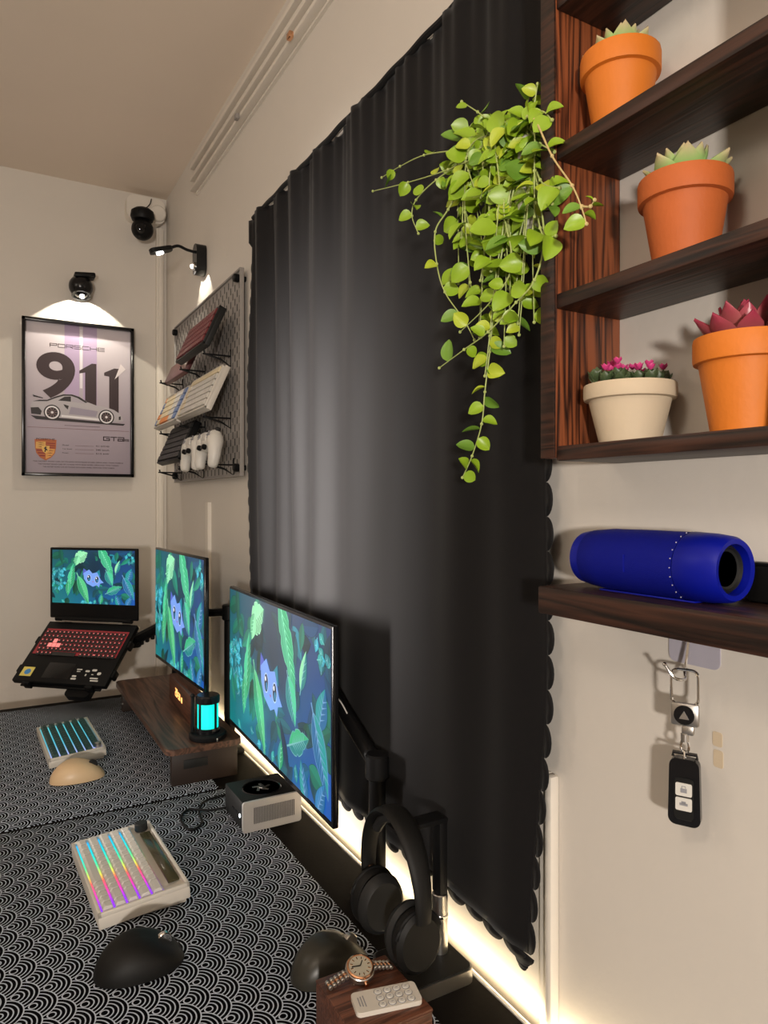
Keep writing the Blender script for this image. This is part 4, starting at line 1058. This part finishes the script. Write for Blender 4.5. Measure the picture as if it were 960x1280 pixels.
# ------------------------------------------------------------------ laptop on its arm
def laptop():
    t = thing('laptop', 'open black laptop with red lit keys on a raised arm by the far wall', 'laptop', (.338, 2.700, -.430), (0, 0, R(-43)))
    W_, D_, H_ = .358, .252, .255
    X = TM(rot=(R(42), 0, 0))         # base tilts down towards the user (-Y)
    MB().box((0, -D_ / 2, -.010), (W_, D_, .020), .004, X=X).build('base', 'black', t)
    MB().box((0, -.088, .0005), (W_ - .03, .108, .001), X=X).build('backlight', mat('dim_red_backlight', (.05, .0, .0), .5, emit=(1, .09, .10), estr=.16), t)
    k = MB(); pk_ = MB(); lg = MB(); px = (W_ - .036) / 19
    for r_ in range(6):
        for c in range(19):
            if r_ == 0 and 4 <= c <= 9: continue
            wasd = (r_ == 3 and c == 3) or (r_ == 2 and c in (2, 3, 4))
            xx = -(W_ - .036) / 2 + px * (c + .5) + (.004 * (3 - r_) if c < 14 and r_ < 4 else 0); yy = -.140 + r_ * .0178
            (pk_ if wasd else k).box((xx, yy, .0028), (px - .0026, .0152, .003), .0006, X=X, seg=1)
            if not wasd: lg.box((xx - .002, yy + .002, .0044), (.0042, .0042, .0003), X=X)
    k.box((-(W_ - .036) / 2 + px * 7, -.140, .0028), (px * 6 - .003, .0152, .003), .0006, X=X, seg=1)
    k.build('keycaps', 'dark_key', t)['kind'] = 'stuff'; pk_.build('lit_keycaps', 'pink_key', t)['kind'] = 'stuff'; lg.build('key_legends', 'red_glow', t)['kind'] = 'stuff'
    MB().box((-.02, -.205, .0003), (.105, .062, .0008), .0003, X=X).build('touch_pad', 'black_gloss', t)
    s = MB().box((-.138, -.215, .0006), (.044, .036, .0006), X=X).build('sticker', 'yellow_st', t)
    MB().ball((-.136, -.216, .0012), (.012, .011, .0004), 16, 6, X=X).build('sticker_disc', 'blue_st', s)
    rr = random.Random(4)
    for kx, ky, w_, h_ in ((.055, -.195, .02, .004), (.055, -.203, .014, .003), (.048, -.222, .016, .006), (.05, -.232, .02, .006), (.088, -.200, .016, .007), (.088, -.215, .005, .008), (.112, -.195, .018, .008), (.135, -.207, .014, .011), (.112, -.212, .008, .003), (.125, -.226, .03, .005), (.130, -.235, .03, .005)):
        MB().prism(rrect(w_, h_, min(w_, h_) * .4, 2), .0003, .0009, X=X @ TM((kx, ky, 0))).build('spec_sticker', 'padwhite', t)
    l = MB().box((0, .006, H_ / 2 + .012), (W_, .010, H_), .004).build('lid', 'black', t)
    w2, h2 = W_ - .022, (W_ - .022) * .57
    p = picture(w2, h2).build('screen', 'screen_col', l, sharp=180); p.matrix_local = TM((-w2 / 2, .0001, H_ + .004 - h2), (R(90), 0, 0))
    MB().cyl((0, .004, .010), .009, W_ * .86, 16, rot=(0, R(90), 0)).build('hinge', 'black', t)
    MB().box((0, -.006, .004), (W_ * .68, .004, .003), .001).build('silver_vent_strip', 'silver', t)
    # tray and arm
    s = thing('laptop_tray', 'black tray and arm clamped to the desk holding the laptop', 'laptop stand', (.338, 2.700, -.430), (0, 0, R(-43)))
    MB().box((0, -D_ / 2, -.024), (W_ - .05, D_ + .01, .006), .002, X=X).build('tray', 'black', s)
    for x in (-.12, .12):
        MB().box((x, -D_ - .006, -.014), (.028, .010, .030), .003, X=X).build('stop_hook', 'black', s)
        MB().box((x, -.02, -.024), (.035, .07, .010), .003, X=X).build('side_bar', 'black', s)
    MB().prism(rrect(.09, .05, .015), -.05, -.027, X=X @ TM((.07, -D_ - .005, 0))).build('knob_block', 'black', s)
    for sx in (-1, 1):
        MB().box((sx * (W_ / 2 + .003), -.08, -.016), (.012, .03, .026), .004, X=X).build('clip', 'black', s)
        MB().box((sx * (W_ / 2 + .003), -.20, -.016), (.012, .03, .026), .004, X=X).build('clip', 'black', s)
    # arm towards the pole by the wall (in the thing's local frame)
    inv = TM((.338, 2.700, -.430), (0, 0, R(-43))).inverted()
    A_ = [inv @ Vector(q) for q in ((.31, 2.68, -.585), (.475, 2.67, -.50), (.590, 2.52, -.41))]
    m = MB(); 
    for i in range(2): MB().tube([A_[i], A_[i + 1]], .019, 10).build('arm_link', 'black', s)
    for q in A_: MB().cyl(q, .024, .05, 18, bev=.003).build('joint', 'black', s)
    P = inv @ Vector((.590, 2.52, (DZ - .40) / 2)); MB().cyl(P, .016, -DZ - .40, 20).build('pole', 'black', s)
    P = inv @ Vector((.590, 2.52, DZ + .006)); MB().box(P + Vector((0, 0, .001)), (.08, .06, .012), .003).build('clamp', 'black', s)
    ch = MB(); 
    for k_ in range(7): q = A_[1].lerp(A_[2], .05 + k_ * .13) - Vector((0, 0, .024)); ch.box(q, (.012, .012, .014), .003)
    ch.build('cable_clips', 'black', s)
laptop()

# ------------------------------------------------------------------ riser with clock, lamp and small computer
RZ = -.60
def riser():
    t = thing('monitor_riser', 'dark walnut desk riser with rounded corners below the far monitor', 'riser', (.478, 2.12, DZ + .0026))
    q = rrect(.190, .77, .022, 6)
    MB().prism(q, .082, .0974).build('top_board', 'walnut', t)
    for s in (-1, 1): MB().box((0.004, s * .355, .041), (.165, .022, .082), .002).build('side_panel', 'walnut_dark', t)
    MB().box((.06, 0, .041), (.015, .69, .082), .001).build('back_panel', 'walnut_dark', t)
    MB().box((-.02, -.367, .050), (.06, .003, .022), .001).build('label_plate', 'dark_grey', t)
    MB().box((-.085, .30, .040), (.004, .004, .004)).build('peg', 'silver', t)
riser()
def clock():
    t = thing('desk_clock', 'dark wooden block clock with orange digits on the riser', 'clock', (.487, 2.045, RZ), (0, 0, R(-92)))
    MB().box((0, .02, .0385), (.30, .04, .077), .002).build('case', 'boxwood', t)
    d = MB()
    SEG = {'2': 'abged', '0': 'abcdef', '5': 'afgcd', '1': 'bc', '8': 'abcdefg'}
    def seg7(ch, x, z, w_, h_):
        g = {'a': ((x + w_ / 2, z + h_), (w_, .0022)), 'g': ((x + w_ / 2, z + h_ / 2), (w_, .0022)), 'd': ((x + w_ / 2, z), (w_, .0022)),
             'f': ((x, z + h_ * .75), (.0022, h_ / 2)), 'b': ((x + w_, z + h_ * .75), (.0022, h_ / 2)), 'e': ((x, z + h_ * .25), (.0022, h_ / 2)), 'c': ((x + w_, z + h_ * .25), (.0022, h_ / 2))}
        for k in SEG[ch]: c, s = g[k]; d.box((c[0], -.0006, c[1]), (s[0], .001, s[1]))
    x = -.055
    for ch in '20': seg7(ch, x, .034, .010, .021); x += .017
    for z in (.040, .050): d.box((x, -.0006, z), (.0025, .001, .0025))
    x += .006
    for ch in '50': seg7(ch, x, .034, .010, .021) if False else seg7(ch, x, .034, .009, .017); x += .015
    x += .004
    for ch in '10': seg7(ch, x, .034, .007, .013); x += .012
    d.build('digits', 'orange_led', t)
clock()
def rgb_lamp():
    t = thing('ambient_lamp', 'small round black lamp with glowing cyan panels on the riser corner', 'lamp', (.497, 1.785, RZ))
    MB().lathe([(.0001, 0), (.045, 0), (.047, .003), (.047, .012), (.043, .016), (.0001, .016)], 40).build('base', 'black', t)
    MB().lathe([(.0001, .016), (.024, .016), (.024, .100), (.0001, .100)], 32).build('core', 'black', t)
    for k in range(4):
        m = MB(); vs = []; fs = []; a0 = -152 + 90 * k
        for i in range(11):
            a = R(a0 + 7 + 76 * i / 10)
            for r, z in ((.0262, .028), (.0262, .092), (.0240, .092), (.0240, .028)): vs.append((r * math.cos(a), r * math.sin(a), z))
        for i in range(10):
            for j in range(4): fs.append((i * 4 + j, (i + 1) * 4 + j, (i + 1) * 4 + (j + 1) % 4, i * 4 + (j + 1) % 4))
        m.add(vs, fs).build('glow_panel', 'cyan_lamp', t)
        a = R(a0); MB().box((.0262 * math.cos(a), .0262 * math.sin(a), .060), (.006, .006, .07), .001, rot=(0, 0, a)).build('rib', 'black', t)
    MB().lathe([(.0001, .090), (.029, .090), (.030, .094), (.030, .106), (.027, .110), (.0001, .110)], 40).build('cap', 'black_gloss', t)
    MB().lathe([(.025, .016), (.030, .016), (.030, .028), (.025, .028)], 32).build('collar', 'black_gloss', t)
    MB().cyl((-.036, .012, .062), .0045, .092, 12, bev=.001).ball((-.036, .012, .108), .006, 10, 8).build('side_rod', 'black', t)
    MB().box((.01, -.048, .006), (.003, .003, .008), .001).build('switch', 'silver', t)
rgb_lamp()
def mini_pc():
    t = thing('mini_computer', 'small black and silver box computer with a front grille under the near monitor', 'computer', (.538, 1.500, DZ + .003))
    MB().box((0, 0, .032), (.128, .128, .060), .004).build('body', 'black_matte', t)
    f = MB(); f.prism(rrect(.132, .064, .006), 0, .006, X=TM((0, -.064, .033), (R(90), 0, 0))); f.build('front_panel', 'silverpaint', t)
    for i in range(26): MB().box((-.036 + i * .0036 - .005, -.0704, .034), (.0015, .0012, .034)).build('grille_slot', 'slot', t)
    MB().lathe([(.040, 0), (.042, .0015), (.044, .0)], 32, X=TM((0, .0, .0620))).build('fan_ring', 'black_gloss', t)
    m = MB()
    for a in range(5): m.box((.012 * math.cos(a * 1.2566), .012 * math.sin(a * 1.2566), .0625), (.018, .006, .001), rot=(0, 0, a * 1.2566 + .5))
    m.cyl((0, 0, .063), .006, .002); m.build('emblem', 'silver', t)
    MB().cyl((-.0645, -.045, .030), .004, .002, rot=(0, R(90), 0)).build('power_light', 'led_small', t)
    for y in (-.02, .0): MB().box((-.0645, y, .03), (.001, .012, .005)).build('port', 'black_gloss', t)
    for a in (-1, 1):
        for b in (-1, 1): MB().cyl((a * .05, b * .05, .0005), .006, .004).build('foot', 'black', t)
mini_pc()
o = MB().tube([v + Vector((0, 0, 0)) for v in crv([(.47, 1.54, DZ + .02), (.44, 1.56, DZ + .012), (.40, 1.60, DZ + .006), (.375, 1.56, DZ + .006), (.38, 1.50, DZ + .006), (.41, 1.52, DZ + .006), (.42, 1.58, DZ + .006), (.45, 1.63, DZ + .006), (.52, 1.64, DZ + .006)])], .0028, 8).build('cable', 'black')
tag(o, 'black cable looping on the mat left of the small computer', 'cable')
o = MB().tube(crv([(.578, 1.25, -.46), (.572, 1.245, -.40), (.570, 1.225, -.375), (.572, 1.18, -.365), (.576, 1.15, -.385)]), .0013, 8).build('cable', 'cable_w')
tag(o, 'white cable looping behind the near monitor', 'cable')

# ------------------------------------------------------------------ headphones on a stand
def headphones():
    bx, by = .595, .885
    s = thing('headphone_stand', 'metal headphone stand with a square base at the back of the desk', 'stand', (bx, by, DZ))
    MB().prism(rrect(.120, .105, .014), 0, .020, X=TM((-.03, -.005, 0))).build('base', 'silver', s)
    MB().prism(rrect(.114, .099, .012), .020, .022, X=TM((-.03, -.005, 0))).build('base_top', 'black_matte', s)
    MB().cyl((0.005, 0, .065), .012, .090, 28, bev=.001).build('chrome_column', 'silver', s)
    MB().lathe([(.0122, .105), (.0128, .106), (.0128, .109), (.0122, .110)], 28, X=TM((.005, 0, -.03))).build('column_ring', 'chrome', s)
    MB().box((.005, 0, .168), (.014, .022, .115), .002).build('upright', 'black', s)
    MB().box((-.035, 0, .224), (.092, .030, .008), .003).build('top_arm', 'black', s)
    t = thing('headphones', 'black over ear headphones hanging on the metal stand', 'headphones', (.520, .885, -.605))
    # band in the YZ plane
    def arc(rx, rz, z0, a0, a1, n): return [(0, rx * math.cos(R(a0 + (a1 - a0) * i / n)), z0 + rz * math.sin(R(a0 + (a1 - a0) * i / n))) for i in range(n + 1)]
    m = MB(); P = arc(.079, .108, .047, -8, 188, 30); n = len(P); vs = []; fs = []
    for i, p in enumerate(P):
        a = Vector(P[max(0, i - 1)]); b = Vector(P[min(n - 1, i + 1)]); tg = (b - a).normalized(); nn = Vector((0, -tg.z, tg.y)); pv = Vector(p)
        w_ = .012 + .007 * math.sin(PI * i / (n - 1))
        for k in range(12):
            q = 2 * PI * k / 12; vs.append(pv + Vector((w_ * math.cos(q), 0, 0)) + nn * (.006 * math.sin(q)))
    for i in range(n - 1):
        for k in range(12): l = (k + 1) % 12; fs.append((i * 12 + k, i * 12 + l, (i + 1) * 12 + l, (i + 1) * 12 + k))
    fs.append(list(range(12))[::-1]); fs.append([(n - 1) * 12 + k for k in range(12)]); m.add(vs, fs).build('headband', 'black_matte', t)
    m = MB().tube(arc(.066, .094, .050, 40, 140, 14), .008, 10).build('band_padding', 'dark_grey', t)
    for sgn in (-1, 1):
        y = sgn * .052
        c = MB().lathe([(.0001, -.016), (.024, -.016), (.034, -.013), (.037, -.006), (.037, .004), (.030, .010), (.0001, .010)], 36, X=TM((0, y + sgn * .012, 0), (R(-90 * sgn), R(0), 0)) @ TM(s=(1, 1.18, -1 if False else 1)))
        c.build('ear_cup', 'black_matte', t)
        MB().lathe([(.016, -.010), (.030, -.012), (.036, -.006), (.038, .002), (.034, .008), (.018, .008)], 36, X=TM((0, y - sgn * .012, 0), (R(-90 * sgn), 0, 0)) @ TM(s=(1, 1.18, 1))).build('ear_pad', 'dark_grey', t)
        MB().tube([(0, sgn * .073, .045), (0, sgn * .070, .030), (0, sgn * .068, .018)], [.0045, .004, .005], 10).build('yoke', 'gold', t)
        MB().tube([(.0362 * math.cos(R(a)), sgn * .066, .0425 * math.sin(R(a))) for a in range(20, 165, 12)], .0035, 8).build('yoke_arm', 'black', t)
headphones()

# ------------------------------------------------------------------ wooden box, watch, remote
def near_box():
    t = thing('wooden_box', 'reddish brown wooden box at the bottom of the photo carrying the watch and remote', 'box', (.4375, .800, DZ + .0024))
    MB().box((0, 0, .029), (.107, .122, .058), .003).build('body', 'boxwood', t)
    MB().box((0, 0, .0592), (.107, .122, .0045), .0015).build('lid', 'boxwood', t)
    BZ = DZ + .0024 + .0615
    r_ = thing('remote_control', 'slim white remote control with round buttons on the wooden box', 'remote', (.446, .779, BZ), (0, 0, R(-13)))
    MB().prism(rrect(.086, .038, .006), 0, .006).build('body', 'white_case', r_)
    for i in range(4):
        for j in range(3):
            b = MB().cyl((.0295 - i * .0125, -.0115 + j * .0115, .0065), .0046, .0012, 16, bev=.0003).build('button', 'padwhite', r_)
            MB().lathe([(.0048, .006), (.0052, .0065), (.0056, .006)], 16, X=TM((.0295 - i * .0125, -.0115 + j * .0115, 0))).box((.0295 - i * .0125, -.0115 + j * .0115, .0073), (.0032, .0009, .0003)).build('button_ring', 'legend', b)
    for k in range(3): MB().box((-.029 - k * .0035, 0, .0061), (.0014, .020 - k * .002, .0003)).build('print_line', 'legend', r_)
    w_ = thing('wristwatch', 'steel and gold wristwatch with link bracelet lying on the wooden box', 'watch', (.437, .835, BZ), (0, 0, R(-2)))
    Xc = TM((0, 0, .011), (R(18), 0, 0))
    MB().lathe([(.0001, -.006), (.017, -.006), (.0195, -.003), (.0195, .003), (.018, .005), (.0001, .005)], 36, X=Xc).build('case', 'silver', w_)
    MB().lathe([(.0155, .005), (.0165, .0072), (.0185, .0062), (.0185, .004)], 40, X=Xc).build('bezel', 'gold', w_)
    MB().cyl((0, 0, .0054), .0156, .0012, 32, X=Xc).build('dial', mat('dial', (.5, .46, .36), .35, .3), w_)
    for k in range(12): MB().box((.012 * math.cos(k * PI / 6), .012 * math.sin(k * PI / 6), .0064), (.0035, .0010, .0006), X=Xc, rot=(0, 0, k * PI / 6)).build('hour_marker', 'gold', w_)
    for an, ln in ((50, .0085), (170, .012)): MB().box((ln / 2 * math.cos(R(an)), ln / 2 * math.sin(R(an)), .0070), (ln, .0011, .0005), X=Xc, rot=(0, 0, R(an))).build('hand', 'black_gloss', w_)
    MB().cyl((.0, -.0215, 0), .003, .005, 14, X=Xc, rot=(R(90), 0, 0)).build('crown', 'gold', w_)
    for s in (-1, 1):
        for i in range(5):
            x = s * (.0215 + i * .0058); z = .0105 - .0016 * i
            for j in range(3):
                MB().cyl((x, (j - 1) * .0052, max(.0028, z)), .0028, .0047, 10, rot=(R(90), 0, 0), bev=.0006).build('link', 'gold' if j == 1 else 'silver', w_)
near_box()
